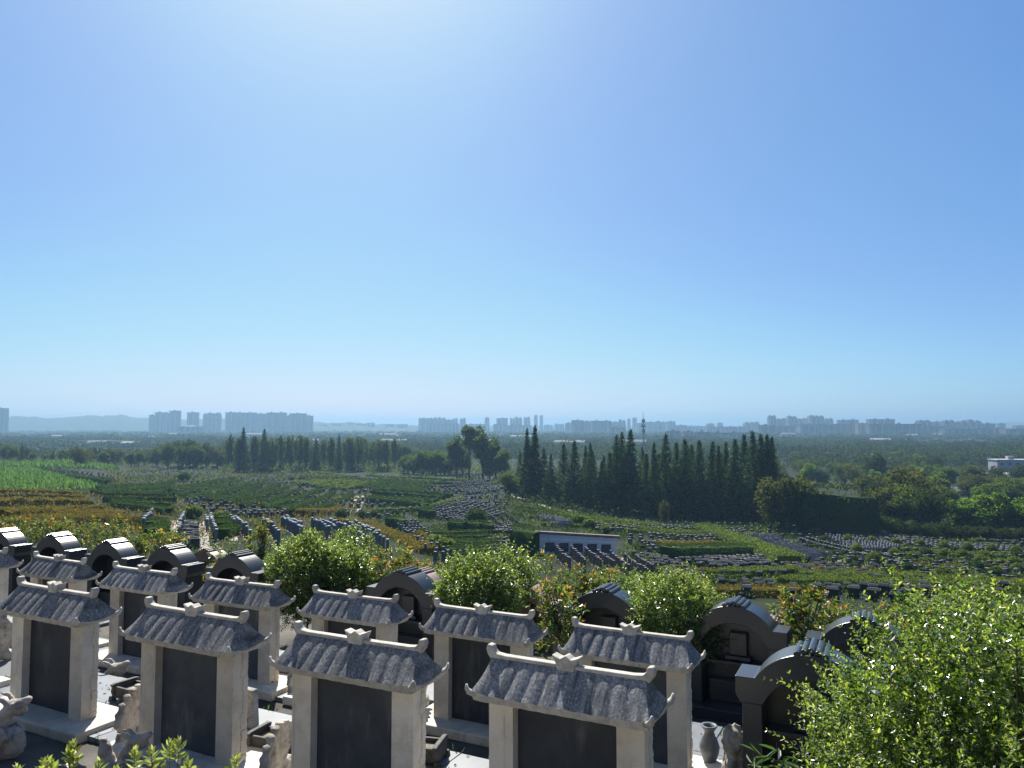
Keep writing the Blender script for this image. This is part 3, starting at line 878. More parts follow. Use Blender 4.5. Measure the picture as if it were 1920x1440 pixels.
# ------------------------------------------------------------------ planting near the camera
def leaves6(P, D, L, W, r, up=0.6, fold=0.22, curl=0.15):
    """pointed oval leaves, six corners each, folded along the midrib"""
    n = len(P)
    D = unit(D)
    N = unit(np.array([0, 0, up]) + r.normal(0, 0.5, (n, 3)))
    A_ = unit(np.cross(D, N)); N = np.cross(A_, D)
    L = np.broadcast_to(np.asarray(L, float), (n,))[:, None]; W = np.broadcast_to(np.asarray(W, float), (n,))[:, None]
    tip = P + D * L - N * L * curl
    a, b = P + D * L * 0.32 + N * W * fold, P + D * L * 0.68 + N * W * fold * 0.7 - N * L * curl * 0.4
    V = np.stack([P, a - A_ * W * .48, b - A_ * W * .42, tip, b + A_ * W * .42, a + A_ * W * .48], 1).reshape(-1, 3)
    k = np.arange(n)[:, None] * 6
    Fq = np.concatenate([k + np.array([[0, 3, 2, 1]]), k + np.array([[0, 5, 4, 3]])], 1).reshape(-1, 4)
    return V, Fq

def stems_mesh(name, paths, r0, mat, parent):
    mb = MB()
    for p in paths:
        mb.tube(p, [r0 * (1 - 0.75 * k / (len(p) - 1)) for k in range(len(p))], 5)
    return mb.build(name, mat, parent, smooth=True)

def ellip_pts(n, c, rad, r, lo=-0.5, shell=(0.8, 1.0)):
    d = unit(r.normal(0, 1, (n * 3, 3)))
    d = d[d[:, 2] > lo][:n]
    s = r.uniform(shell[0], shell[1], (len(d), 1))
    return np.array(c) + d * s * np.array(rad), unit(d / np.array(rad))

def lump(P, N, amp, fr, ph):
    """uneven outline: pushes points in and out along N"""
    k = np.sin(P[:, 0] * fr + ph) * np.sin(P[:, 1] * fr * 1.2 + ph * 2) * np.sin(P[:, 2] * fr * 1.1 + ph * 3)
    k2 = np.sin(P[:, 0] * fr * 2.3 + ph) + np.sin(P[:, 2] * fr * 2.1 - ph) + np.sin(P[:, 1] * fr * 1.9 + 2 * ph)
    return P + N * (amp * (k * 1.6 + k2 * 0.25))[:, None]

def sprig_bush(c, rad, n, leaf, twig, pairs, r, up=0.7, lo=-0.6, amp=0.1, fr=4.0, wide=0.48, inner=0.55):
    P, N = ellip_pts(n, c, rad, r, lo, (0.70, 0.98))
    P = lump(P, N, amp, fr, r.uniform(0, 6))
    n = len(P)
    D = unit(N * 0.8 + np.array([0, 0, up]) + r.normal(0, 0.35, (n, 3)))
    Lt = twig * r.uniform(0.5, 1.35, n)
    S1 = unit(np.cross(D, np.array([0.1, 0.2, 1.0]) + r.normal(0, .3, (n, 3))))
    bend = r.normal(0, 0.22, (n, 3)) + np.array([0, 0, -0.12])
    out, mi = [], []
    for k in range(pairs):
        t = (k + 0.6) / pairs
        pos = P + D * (Lt * t)[:, None] + bend * (Lt * t * t)[:, None]
        d2 = unit(D + bend * 2 * t)
        S = S1 if k % 2 == 0 else unit(np.cross(d2, S1))
        for s in (-1, 1):
            ld = unit(S * s * 0.9 + d2 * (0.45 + 0.5 * t) + r.normal(0, .18, (n, 3)))
            sz = leaf * (1.1 - 0.45 * t) * r.uniform(.75, 1.2, n)
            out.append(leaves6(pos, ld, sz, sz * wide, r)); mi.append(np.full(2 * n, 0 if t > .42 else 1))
    Pi, Ni = ellip_pts(int(n * pairs * inner), c, np.array(rad) * 0.92, r, lo - .2, (0.35, 0.95))
    Pi = lump(Pi, Ni, amp, fr, 1.0)
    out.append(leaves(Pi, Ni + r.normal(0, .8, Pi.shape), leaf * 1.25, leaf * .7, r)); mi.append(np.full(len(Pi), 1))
    tw = []
    for i in r.choice(n, min(n, 160), False):
        tw.append([tuple(np.array(c) * [1, 1, 0] + np.array([0, 0, c[2] - rad[2] * .7]) + (P[i] - np.array(c)) * [.35, .35, 0]), tuple(P[i] - N[i] * rad[0] * .15), tuple(P[i] + D[i] * Lt[i] * .55)])
    return join(out), tw, np.concatenate(mi)

# the big bush at the right
root = empty('leafy_bush', (2.60, 4.2, Z1), 0, 'big sunlit privet bush with small glossy leaves filling the bottom right corner', 'bush')
(V, Fq), tw, mi = sprig_bush((0.04, 0.0, 0.82), (0.98, 0.86, 1.02), 3000, 0.033, 0.25, 10, rng, amp=0.13, fr=5.0)
(V2, F2), tw2, mi2 = sprig_bush((0.80, 0.1, 0.84), (0.62, 0.8, 0.98), 900, 0.033, 0.25, 10, rng, amp=0.13, fr=5.0)
V, Fq = join([(V, Fq), (V2, F2)])
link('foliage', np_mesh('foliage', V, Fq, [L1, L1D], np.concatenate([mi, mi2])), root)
stems_mesh('stem', tw + tw2, 0.009, M['bark'], root)

# dense round bushes between the arched tombs
def row_bush(u, v_top, d, rx, rz, n, mat, leaf, label, twig=0.16, zb=None, pairs=6, name='round_bush', seed=1, cat='bush', grp='bushes growing between the arched tombs'):
    r = np.random.default_rng(seed)
    tx, tz = ray(u, v_top)
    y = d / (tx * SA + CA)
    zt = tz * y
    zb = Z3 if zb is None else zb
    h = zt - zb
    root = empty(name, (tx * y, y, zb), 0, label, cat, grp)
    (V, Fq), tw, mi = sprig_bush((0, 0, h - rz - twig * .6), (rx, rx * .9, rz), n, leaf, twig, pairs, r, amp=0.07, fr=6.0, lo=-0.95, wide=0.52)
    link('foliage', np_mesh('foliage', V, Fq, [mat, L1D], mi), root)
    st = [[(0, 0, 0), (0.02, 0, h * .3), (0.0, 0.03, h * .6)]]
    stems_mesh('stem', st, 0.022, M['bark'], root)
    return root
row_bush(578, 995, 9.9, 0.62, 0.72, 1500, L2, 0.046, 'dense round bush with bright yellow-green top behind the fifth black arched tomb', seed=3)
row_bush(640, 1010, 10.6, 0.52, 0.62, 900, L2, 0.048, 'darker bush leaning on the right flank of the dense round bush', seed=13)
row_bush(896, 1030, 9.9, 0.60, 0.62, 1500, L2, 0.042, 'neat dome-shaped bush between two arched tombs at the middle', seed=4)
row_bush(962, 1022, 11.0, 0.34, 0.40, 260, L2, 0.050, 'upright bush with arching shoots just right of the dome-shaped bush', seed=14, twig=0.26)
row_bush(1262, 1062, 9.9, 0.52, 0.58, 1200, L2, 0.040, 'ragged bright bush between the photinia tomb and the tall arched tomb', seed=5, twig=0.2)
row_bush(1308, 1075, 10.6, 0.28, 0.4, 260, L2, 0.040, 'small bright bush leaning to the right beside the ragged bush', seed=15, twig=0.22)

def photinia(u, v_top, d, rx, h_crown, n, label, seed, zb=None, trunk=False, grp='red-tipped photinia shrubs behind the tombs', ls=1.0, tips=.34):
    r = np.random.default_rng(seed)
    tx, tz = ray(u, v_top)
    y = d / (tx * SA + CA)
    zt = tz * y
    zb = Z4 if zb is None else zb
    h = zt - zb
    root = empty('photinia_shrub', (tx * y, y, zb), 0, label, 'shrub', grp)
    c = np.array([0, 0, h - h_crown * .5 - .08])
    P, N = ellip_pts(n, c, (rx, rx * .9, h_crown * .5), r, -0.9, (0.55, 1.0))
    P = lump(P, N, .12, 6, seed)
    n = len(P)
    D = unit(N * .6 + np.array([0, 0, 1.0]) + r.normal(0, .3, (n, 3)))
    out = []
    for k in range(9):
        a = r.uniform(0, 6.28, n)
        s1 = unit(np.cross(D, r.normal(0, 1, (n, 3)))); s2 = np.cross(D, s1)
        side = s1 * np.cos(a)[:, None] + s2 * np.sin(a)[:, None]
        pos = P - D * (0.012 * k * r.uniform(.8, 1.4, n))[:, None] * ls
        sz = r.uniform(.065, .10, n) * ls
        out.append(leaves6(pos, side * .9 + D * .55, sz, sz * .36, r, fold=.3))
    link('foliage', np_mesh('foliage', *join(out), L3), root)
    sel = np.where((N[:, 2] > 0.1) & (r.random(n) < tips))[0]
    tp = []
    for k in range(6):
        a = r.uniform(0, 6.28, len(sel))
        s1 = unit(np.cross(D[sel], r.normal(0, 1, (len(sel), 3)))); s2 = np.cross(D[sel], s1)
        side = s1 * np.cos(a)[:, None] + s2 * np.sin(a)[:, None]
        sz = r.uniform(.05, .085, len(sel)) * ls
        tp.append(leaves6(P[sel] + D[sel] * .035 * ls, side * .5 + D[sel] * .9, sz, sz * .32, r, fold=.3))
    if tp and len(sel): link('young_leaves', np_mesh('young_leaves', *join(tp), L3T), root)
    st = []
    for i in r.choice(n, min(n, 26), False):
        st.append([(r.normal(0, .03), r.normal(0, .03), 0), tuple(c * [0, 0, 1] + np.array([r.normal(0, .04), r.normal(0, .04), -h_crown * .35])), tuple(P[i])])
    if trunk: st = [[(0, 0, 0), (.02, .01, h * .4), (.0, .0, h * .75)]] * 1 + [[(0, 0, h * .45), tuple((P[i] * .4 + np.array([0, 0, h * .36]))), tuple(P[i])] for i in r.choice(n, 18, False)]
    stems_mesh('stem', st, 0.016, M['bark'], root)
    return root
photinia(1045, 1052, 9.3, 0.34, 1.25, 100, 'slender red-tipped photinia on a thin stem left of the arched tomb at the middle', 21, Z3, True)
photinia(1105, 1050, 11.4, 0.42, 0.7, 110, 'photinia with pale orange tips right behind the slender photinia', 22)
photinia(735, 1018, 11.4, 0.62, 1.0, 200, 'broad orange-tipped photinia right of the dense round bush', 23)
photinia(790, 1035, 12.6, 0.40, 0.8, 90, 'rust-coloured photinia between the broad photinia and the dome-shaped bush', 24)
photinia(1505, 1080, 10.6, 0.42, 0.95, 130, 'photinia with tall orange rosettes right of the tall arched tomb', 25)
photinia(1570, 1110, 11.8, 0.40, 0.8, 90, 'low photinia with rust tips above the arched tomb by the big bush', 26)
photinia(1680, 1108, 12.0, 0.40, 0.7, 80, 'photinia with brown-red tips at the edge of the big leafy bush', 27)
photinia(490, 965, 13.0, 0.28, 1.1, 80, 'tall thin photinia with yellow-brown tips left of the grave pillars', 28)
photinia(430, 1020, 11.4, 0.55, 0.85, 130, 'yellow-green photinia beside the stepped grave path', 29, tips=.12)
photinia(300, 985, 11.6, 0.6, 0.8, 120, 'photinia with white-glinting leaves behind the third arched tomb', 30, tips=.12)
photinia(190, 965, 12.6, 0.75, 0.8, 150, 'yellow-green photinia thicket behind the second arched tomb', 31, tips=.12)
photinia(90, 962, 12.6, 0.75, 0.75, 150, 'yellow-green photinia thicket by the left edge', 32, tips=.12)
photinia(255, 990, 11.0, 0.45, 0.6, 80, 'low dark photinia between two arched tombs at the left', 33, tips=.12)
photinia(15, 960, 12.6, 0.55, 0.8, 90, 'orange-tipped photinia cut by the left edge', 34)

row_bush(660, 985, 14.5, 0.5, 0.45, 300, L2, 0.05, 'grey-green bush peeping over the dense round bush', seed=41, zb=-5.6, grp='bushes behind the tomb rows')
row_bush(1160, 1062, 12.4, 0.5, 0.5, 380, L1, 0.045, 'soft green bush between photinia and ragged bush', seed=42, zb=Z4, grp='bushes behind the tomb rows')
row_bush(1840, 1095, 13.5, 0.9, 0.5, 420, L2, 0.06, 'fine-leaved bush beyond the big leafy bush at the right edge', seed=43, zb=-5.2, grp='bushes behind the tomb rows')

# clipped shoots along the bottom edge
def shoots(x, y, zt, n, spread, label, seed):
    r = np.random.default_rng(seed)
    root = empty('pittosporum_shrub', (x, y, Z0), 0, label, 'shrub', 'young shrubs along the top terrace edge')
    out, st = [], []
    for i in range(n):
        px, py = r.uniform(-spread, spread), r.uniform(-.05, .05)
        hz = zt - Z0 - r.uniform(0, .045) * (i > 0)
        d = unit(np.array([r.normal(0, .15), r.normal(0, .15), 1.0]))
        st.append([(px * .3, py * .3, 0), (px * .7, py, hz * .6), (px, py, hz - .01)])
        for k in range(20):
            t = k / 20
            a = k * 2.4 + i
            pos = np.array([[px, py, hz]]) - d * (0.002 + 0.055 * t) + 0
            side = np.array([[math.cos(a), math.sin(a), 0]])
            ld = side * (0.35 + .75 * t) + d * (1.0 - .75 * t)
            sz = (.016 + .013 * min(1, t * 2.5)) * r.uniform(.9, 1.15)
            out.append(leaves6(pos, ld, sz, sz * .44, r, fold=.2, curl=.06))
    link('foliage', np_mesh('foliage', *join(out), L4), root)
    stems_mesh('stem', st, 0.005, M['bark'], root)
for k, (u, v, n, sp, lab) in enumerate([
        (20, 1424, 4, .09, 'pale green young shrub at the bottom left corner'),
        (140, 1402, 5, .07, 'pale green young shrub with leaf rosettes below the far left stele'),
        (238, 1414, 2, .035, 'small young shoot with yellow-green leaves before the fallen dragon'),
        (315, 1403, 4, .05, 'pale green young shrub below the streaked stele'),
        (437, 1420, 1, .01, 'single dark green shoot at the bottom edge below the streaked stele')]):
    tx, tz = ray(u, v)
    y = 2.02
    shoots(tx * y, y, tz * y, n, sp, lab, 60 + k)

def bamboo(u, v_top, d, n, label, seed):
    r = np.random.default_rng(seed)
    tx, tz = ray(u, v_top); y = d / (tx * SA + CA)
    h = tz * y - Z2
    root = empty('bamboo_grass', (tx * y, y, Z2), 0, label, 'plant', 'grassy bamboo by the nearest arched tomb')
    out, st = [], []
    for i in range(n):
        px, py, hh = r.uniform(-.16, .16), r.uniform(-.1, .1), h * r.uniform(.6, 1.0)
        st.append([(px * .4, py * .4, 0), (px * .7, py * .7, hh * .6), (px, py, hh)])
        for k in range(13):
            a = r.uniform(0, 6.28)
            pos = np.array([[px * (.5 + .5 * k / 13), py, hh * (.35 + .65 * k / 13)]])
            sz = r.uniform(.10, .17)
            out.append(leaves6(pos, np.array([[math.cos(a), math.sin(a), r.uniform(.1, .9)]]), sz, sz * .12, r, curl=.35))
    link('foliage', np_mesh('foliage', *join(out), L5), root)
    stems_mesh('stem', st, 0.004, M['bark'], root)
bamboo(1432, 1385, 5.9, 9, 'low clump of narrow-leaved bamboo grass at the foot of the nearest arched tomb', 71)
bamboo(1482, 1352, 5.6, 6, 'taller wisp of bamboo grass between the arched tomb and the big leafy bush', 72)

def litter(seed, n, s0, s1, d0, d1, z, mat, size, name, label, grow=False):
    r = np.random.default_rng(seed)
    s, d = r.uniform(s0, s1, n), r.uniform(d0, d1, n)
    if grow:                                     # weeds keep to the joints of the paving
        d = np.round((d - d0) / .31) * .31 + d0 + r.normal(0, .02, n)
        s = np.round(s / .45) * .45 + r.normal(0, .10, n)
    P = np.stack([s * CA + d * SA, -s * SA + d * CA, np.full(n, z) + r.uniform(.052, .06, n)], -1)
    D = np.stack([r.normal(0, 1, n), r.normal(0, 1, n), (r.uniform(.6, 1.6, n) if grow else r.uniform(-.02, .15, n))], -1)
    sz = size * r.uniform(.6, 1.3, n)
    o = link(name, np_mesh(name, *leaves6(P, D, sz, sz * (.16 if grow else .5), r, up=3.0), mat))
    tag(o, label, None, None, 'stuff')
LDRY = leaf_mat('dry_leaf', [(0.0, (0.06, 0.035, 0.015)), (0.6, (0.16, 0.10, 0.035)), (1.0, (0.28, 0.20, 0.06))], [(0.0, (0.1, 0.06, 0.02)), (1.0, (0.35, 0.24, 0.07))], 0.2, 0.6, 0.0)
litter(91, 420, -10, 1.5, 3.0, 5.95, Z1, LDRY, .035, 'fallen_leaves', 'dry leaves fallen on the front terrace')
litter(92, 420, -13, 3.0, 6.0, 8.5, Z2, LDRY, .035, 'fallen_leaves', 'dry leaves fallen on the second terrace')
litter(93, 700, -10, -1.8, 4.66, 5.9, Z1 - .02, L5, .06, 'joint_weeds', 'thin weeds in the paving joints of the front terrace', True)
litter(94, 700, -13, 1.8, 7.02, 8.5, Z2 - .02, L5, .06, 'joint_weeds', 'thin weeds in the paving joints of the second terrace', True)

# ------------------------------------------------------------------ cemetery on the slope: kinds of graves
def proto_arrays(mb):
    Vv = np.array(mb.v, float)
    assert all(len(f) == 4 for f in mb.f)
    return Vv, np.array(mb.f), np.array(mb.m)
def pr_pillar():
    b = MB(); b.box(-.105, .105, -.13, .13, 0, 1.42, 0, taper=.012); b.box(-.15, .15, -.17, .17, 1.423, 1.53, 1, taper=.03); b.box(-.24, .24, -.30, .30, -.6, .12, 0)
    return b
def pr_dark():
    b = MB(); b.box(-.48, .48, -.42, .36, -.6, .12, 0); b.box(-.34, .34, -.06, .10, .123, .72, 0, taper=.01)
    b.add([(-.38, -.17, .715), (.38, -.17, .715), (.38, .17, .725), (-.38, .17, .725), (-.30, -.03, .86), (.30, -.03, .86), (.30, .06, .865), (-.30, .06, .865)],
          [(3, 2, 1, 0), (4, 5, 6, 7), (0, 1, 5, 4), (1, 2, 6, 5), (2, 3, 7, 6), (3, 0, 4, 7)], 1)
    b.box(-.40, -.30, -.34, .05, .123, .34, 0); b.box(.30, .40, -.34, .05, .123, .34, 0)
    return b
def pr_grey():
    b = MB(); b.box(-.21, .21, -.07, .07, 0.10, 1.0, 0, taper=.015); b.box(-.30, .30, -.22, .16, -.5, .10, 0); b.box(-.16, .16, -.055, .055, 1.002, 1.07, 0, taper=.03)
    return b
def pr_pale():
    b = MB(); b.box(-.30, .30, -.08, .08, 0.10, .78, 0, taper=.02); b.box(-.42, .42, -.40, .20, -.5, .10, 1)
    return b
def pr_brown():
    b = MB(); b.box(-.10, .10, -.12, .12, 0, 1.32, 0, taper=.01); b.box(-.13, .13, -.15, .15, 1.323, 1.40, 0, taper=.02); b.box(-.20, .20, -.3, .3, -.6, .10, 0)
    return b
def pr_tall():
    b = MB(); b.box(-.17, .17, -.12, .12, 0, 1.25, 0, taper=.02); b.box(-.24, .24, -.26, .26, -.6, .12, 0); b.box(-.2, .2, -.15, .15, 1.252, 1.33, 1, taper=.05)
    return b
KIND = {
    'grave_pillar': (pr_pillar, ['post', 'pale'], 'tall stone pillars with pale caps on the slope'),
    'dark_gravestone': (pr_dark, ['black', 'cap'], 'dark gravestones with sloping caps on the slope'),
    'grey_headstone': (pr_grey, ['greystele'], 'lilac-grey headstones on the slope'),
    'pale_headstone': (pr_pale, ['pale', 'post'], 'pale headstones on the far slope'),
    'brown_grave_pillar': (pr_brown, ['brownpost'], 'brown grave pillars before the white wall'),
    'grey_grave_pillar': (pr_tall, ['post', 'greystele'], 'grey grave pillars with flat caps on the slope'),
}
SPOTS = {k: [] for k in KIND}
def spot(kind, p, rz, sc, label):
    SPOTS[kind].append((p[0], p[1], gz(p[0], p[1]), rz, sc, label))
def line(kind, u0, v0, u1, v1, n, label, rz=-A, sc=1.0, jit=0.05):
    p, q = gp(u0, v0), gp(u1, v1)
    for k in range(n):
        t = (k + .5) / n
        w = p * (1 - t) + q * t
        spot(kind, (w[0] + rnd.gauss(0, jit), w[1] + rnd.gauss(0, jit)), rz + rnd.gauss(0, .03), sc * rnd.uniform(.93, 1.06), label)
def block(kind, a, b, c, d, nr, nc, label, rz=-A, sc=1.0, gap=0.04, jit=0.06):
    a, b, c, d = [gp(*q) for q in (a, b, c, d)]
    for i in range(nr):
        t = (i + .5) / nr
        p, q = a * (1 - t) + d * t, b * (1 - t) + c * t
        for k in range(nc):
            if rnd.random() < gap: continue
            s = (k + .5) / nc
            w = p * (1 - s) + q * s
            spot(kind, (w[0] + rnd.gauss(0, jit), w[1] + rnd.gauss(0, jit)), rz + rnd.gauss(0, .04), sc * rnd.uniform(.9, 1.08), label)

pl = 'tall grave pillar with pale cap in a row running down towards the dense round bush'
for q in [(492, 992, 524, 1026, 10), (528, 990, 572, 1024, 14), (536, 986, 566, 1008, 9), (583, 990, 618, 1018, 11), (600, 990, 630, 1010, 9), (617, 990, 692, 1038, 16), (650, 994, 730, 1042, 16), (664, 994, 712, 1022, 12)]:
    line('grave_pillar', *q, pl)
pl = 'grave pillar with pale cap lining the stepped path left of the middle'
for q in [(345, 976, 333, 1022, 13), (286, 972, 266, 1004, 9), (393, 980, 405, 1024, 13), (440, 985, 468, 1024, 11), (386, 984, 390, 1004, 5), (432, 984, 440, 1000, 5)]:
    line('grave_pillar', *q, pl, rz=0.05)
block('dark_gravestone', (347, 990), (369, 990), (370, 1034), (340, 1026), 10, 3, 'dark gravestone between the two stepped paths', rz=0.1, sc=1.0)
block('grey_grave_pillar', (738, 988), (778, 986), (885, 1056), (815, 1062), 13, 6, 'grey grave pillar in the dense band running down to the dome-shaped bush')
block('grey_grave_pillar', (850, 1068), (892, 1060), (905, 1090), (870, 1092), 4, 5, 'grey grave pillar just behind the dome-shaped bush')
dl = 'dark gravestone in the dense grid left of the dark conifers'
block('dark_gravestone', (788, 966), (878, 940), (950, 968), (872, 988), 11, 17, dl, rz=-0.5)
dl = 'dark gravestone in the small grid below the tall broad trees'
block('dark_gravestone', (845, 908), (905, 903), (938, 922), (872, 930), 9, 13, dl, rz=-0.5, sc=1.1)
block('pale_headstone', (215, 884), (420, 880), (440, 898), (225, 912), 8, 20, 'pale headstone scattered among shrubs on the far left slope', gap=.25, jit=1.2)
block('grey_headstone', (430, 897), (530, 884), (600, 893), (480, 910), 7, 16, 'grey headstone in rows above the hedge lines', rz=-.6, gap=.1)
block('dark_gravestone', (60, 877), (215, 893), (222, 908), (60, 884), 4, 18, 'dark gravestone in the strip beside the green crop field', jit=.4)
block('dark_gravestone', (868, 990), (958, 992), (962, 1004), (878, 1004), 4, 13, 'dark gravestone with gleaming cap below the clipped hedge blocks')
block('dark_gravestone', (905, 1016), (962, 1010), (966, 1052), (925, 1052), 5, 7, 'dark gravestone left of the white wall')
pl = 'brown grave pillar in a row running down from the white wall'
for q in [(1041, 1042, 1068, 1072, 11), (1071, 1044, 1100, 1074, 12), (1096, 1046, 1128, 1072, 12), (1120, 1050, 1152, 1076, 12), (1145, 1054, 1182, 1086, 13), (1170, 1058, 1212, 1092, 13), (1192, 1062, 1228, 1086, 11)]:
    line('brown_grave_pillar', *q, pl)
for q in [(902, 974, 926, 1002, 11), (917, 972, 945, 1000, 12), (934, 970, 960, 996, 11), (948, 970, 975, 992, 10)]:
    line('brown_grave_pillar', *q, 'low brown grave pillar above the left end of the white wall', sc=.75)
block('grey_headstone', (1005, 974), (1042, 976), (1078, 990), (1030, 992), 5, 9, 'grey headstone just above the white wall', sc=1.1)
block('grey_headstone', (1394, 1009), (1452, 1012), (1562, 1052), (1472, 1060), 15, 17, 'lilac-grey headstone in the large pale field right of the middle', sc=1.15)
block('grey_headstone', (1545, 1008), (1655, 1021), (1690, 1034), (1600, 1040), 8, 17, 'lilac-grey headstone in the upper pale field at the right')
dl = 'dark gravestone in the long row curving down at the right'
line('dark_gravestone', 1500, 1016, 1702, 1068, 30, dl); line('dark_gravestone', 1512, 1013, 1712, 1062, 28, dl)
block('dark_gravestone', (1495, 988), (1700, 1010), (1700, 1022), (1545, 1002), 6, 26, 'dark gravestone in the shade below the tall dark hedge')
block('dark_gravestone', (1700, 1012), (1905, 1030), (1905, 1042), (1700, 1028), 6, 22, 'dark gravestone in the far right field below the dark hedge')
line('dark_gravestone', 1215, 1006, 1345, 1012, 17, 'dark gravestone in the row above the dark hedge right of the white wall')
block('dark_gravestone', (1200, 1020), (1335, 1014), (1345, 1032), (1215, 1042), 4, 13, 'dark gravestone right of the white wall')
block('dark_gravestone', (1320, 1053), (1430, 1048), (1442, 1068), (1330, 1072), 5, 13, 'dark gravestone below the dark hedge right of the middle')
block('dark_gravestone', (1340, 1090), (1455, 1100), (1460, 1112), (1345, 1102), 2, 5, 'dark gravestone with bright sloping cap above the tall arched tomb', sc=1.0)
line('dark_gravestone', 1500, 1080, 1620, 1088, 6, 'dark gravestone in the row behind the orange-tipped photinia'); line('dark_gravestone', 1625, 1088, 1800, 1106, 9, 'dark gravestone in the row behind the orange-tipped photinia')
for q in [(1595, 1046, 1765, 1052, 13), (1650, 1058, 1920, 1064, 18), (1690, 1070, 1920, 1078, 15), (1720, 1084, 1920, 1092, 13)]:
    line('dark_gravestone', *q, 'dark gravestone among the clipped round shrubs at the right', jit=.3)
WHERE = {(1345, 1072): 'under the pale headstone field', (1470, 1064): 'below the curved gravestone row', (1180, 1042): 'right of the brown pillars', (1240, 1052): 'under the thick dark hedge',
         (1470, 1104): 'behind the orange-tipped photinia', (1650, 1100): 'just above the big leafy bush', (1100, 985): 'above the white wall', (1210, 986): 'at the foot of the dark redwoods', (1470, 984): 'left of the tall dark hedge'}
for q in [((1345, 1072), (1480, 1074), (1485, 1086), (1345, 1086), 2, 6), ((1470, 1064), (1560, 1064), (1640, 1078), (1480, 1078), 3, 10), ((1180, 1042), (1235, 1050), (1330, 1090), (1250, 1086), 6, 8),
          ((1240, 1052), (1330, 1050), (1335, 1068), (1260, 1070), 4, 7), ((1470, 1104), (1640, 1108), (1660, 1120), (1480, 1122), 2, 5), ((1650, 1100), (1900, 1112), (1900, 1130), (1660, 1122), 3, 7),
          ((1100, 985), (1200, 992), (1200, 1000), (1110, 1000), 3, 14), ((1210, 986), (1400, 996), (1395, 1004), (1215, 996), 3, 24), ((1470, 984), (1560, 1000), (1545, 1006), (1460, 998), 3, 14)]:
    block('dark_gravestone', *q, 'dark gravestone in the broken block %s' % WHERE[q[0]], gap=.2, jit=.15)
for (u, v) in [(1562, 1126), (1601, 1122), (1638, 1128), (1622, 1114), (1657, 1119), (1681, 1138), (1532, 1118), (1700, 1128), (1400, 1122), (1480, 1128)]:
    spot('dark_gravestone', gp(u, v), -A, 1.15, 'dark gravestone with glossy sloping cap just above the arched tombs at the right')
line('dark_gravestone', 150, 966, 236, 970, 8, 'dark gravestone hidden among the rust-coloured hedges'); line('dark_gravestone', 8, 930, 50, 938, 5, 'dark gravestone at the left edge among rust-coloured hedges')
line('dark_gravestone', 430, 966, 560, 962, 14, 'dark gravestone behind the tall grave pillars'); line('dark_gravestone', 440, 972, 590, 968, 15, 'dark gravestone behind the tall grave pillars')

for i, v in enumerate(np.linspace(986, 1074, 17)):
    a, b = (1175 + 10 * i * (i > 8), v - 4), (1935, v + 14 + .2 * i)
    n = int(np.linalg.norm((gp(*b) - gp(*a))[:2]) / 1.75)
    p, q = gp(*a), gp(*b)
    for k in range(n):
        t = (k + .5) / n
        if math.sin(t * 17 + i * 1.3) + math.sin(t * 7.1 - i * .8) < -.55: continue
        w = p * (1 - t) + q * t + np.array([0, 1.2 * math.sin(t * 5 + i * .2), 0])
        kd = 'grey_headstone' if (i * 7 + int(t * 4)) % 9 == 0 else 'dark_gravestone'
        spot(kd, (w[0] + rnd.gauss(0, .12), w[1] + rnd.gauss(0, .12)), -A + rnd.gauss(0, .03), rnd.uniform(.85, 1.1), '%s in the %s contour row of the right slope, counted from the top' % (kd.replace('_', ' '), ordw(i + 1)))
for i, v in enumerate(np.linspace(893, 962, 15)):
    p, q = gp(300 + 5 * i, v + 8), gp(950, v - 6)
    n = int(np.linalg.norm((q - p)[:2]) / 2.0)
    for k in range(n):
        t = (k + .5) / n
        if math.sin(t * 21 + i * 1.7) + math.sin(t * 9.1 - i) < -1.0: continue
        w = p * (1 - t) + q * t
        kd = 'grey_headstone' if (i + int(t * 5)) % 3 == 0 else 'dark_gravestone'
        spot(kd, (w[0] + rnd.gauss(0, .3), w[1] + rnd.gauss(0, .3)), -A + rnd.gauss(0, .05), rnd.uniform(1.0, 1.3), '%s between the hedge lines left of the middle' % kd.replace('_', ' '))
for kind, (fn, mats, grp) in KIND.items():
    mbp = fn()
    Vp, Fp, Mp = proto_arrays(mbp)
    ml = [M[q] for q in mats]
    me = mbp.mesh(kind, ml)
    L = sorted(SPOTS[kind], key=lambda q: math.hypot(q[0], q[1]) / q[4])
    near, rest = L[:240], L[240:]
    for (x, y, z, rz, sc, lab) in near:
        o = link(kind, me)
        o.location = (x, y, z); o.rotation_euler = (rnd.gauss(0, .012), rnd.gauss(0, .012), rz); o.scale = (sc, sc, sc * rnd.uniform(.95, 1.05))
        tag(o, lab, 'gravestone', grp)
    if rest:
        Vs, Fs, Ms, n = [], [], [], 0
        for (x, y, z, rz, sc, lab) in rest:
            c, s = math.cos(rz), math.sin(rz)
            Vs.append((Vp * sc) @ np.array([[c, s, 0], [-s, c, 0], [0, 0, 1]]) + np.array([x, y, z]))
            Fs.append(Fp + n); Ms.append(Mp); n += len(Vp)
        o = link('far_' + kind + 's', np_mesh('far_' + kind + 's', np.concatenate(Vs), np.concatenate(Fs), ml, np.concatenate(Ms)))
        tag(o, 'crowd of the farthest ' + grp, 'graves', kind='stuff')

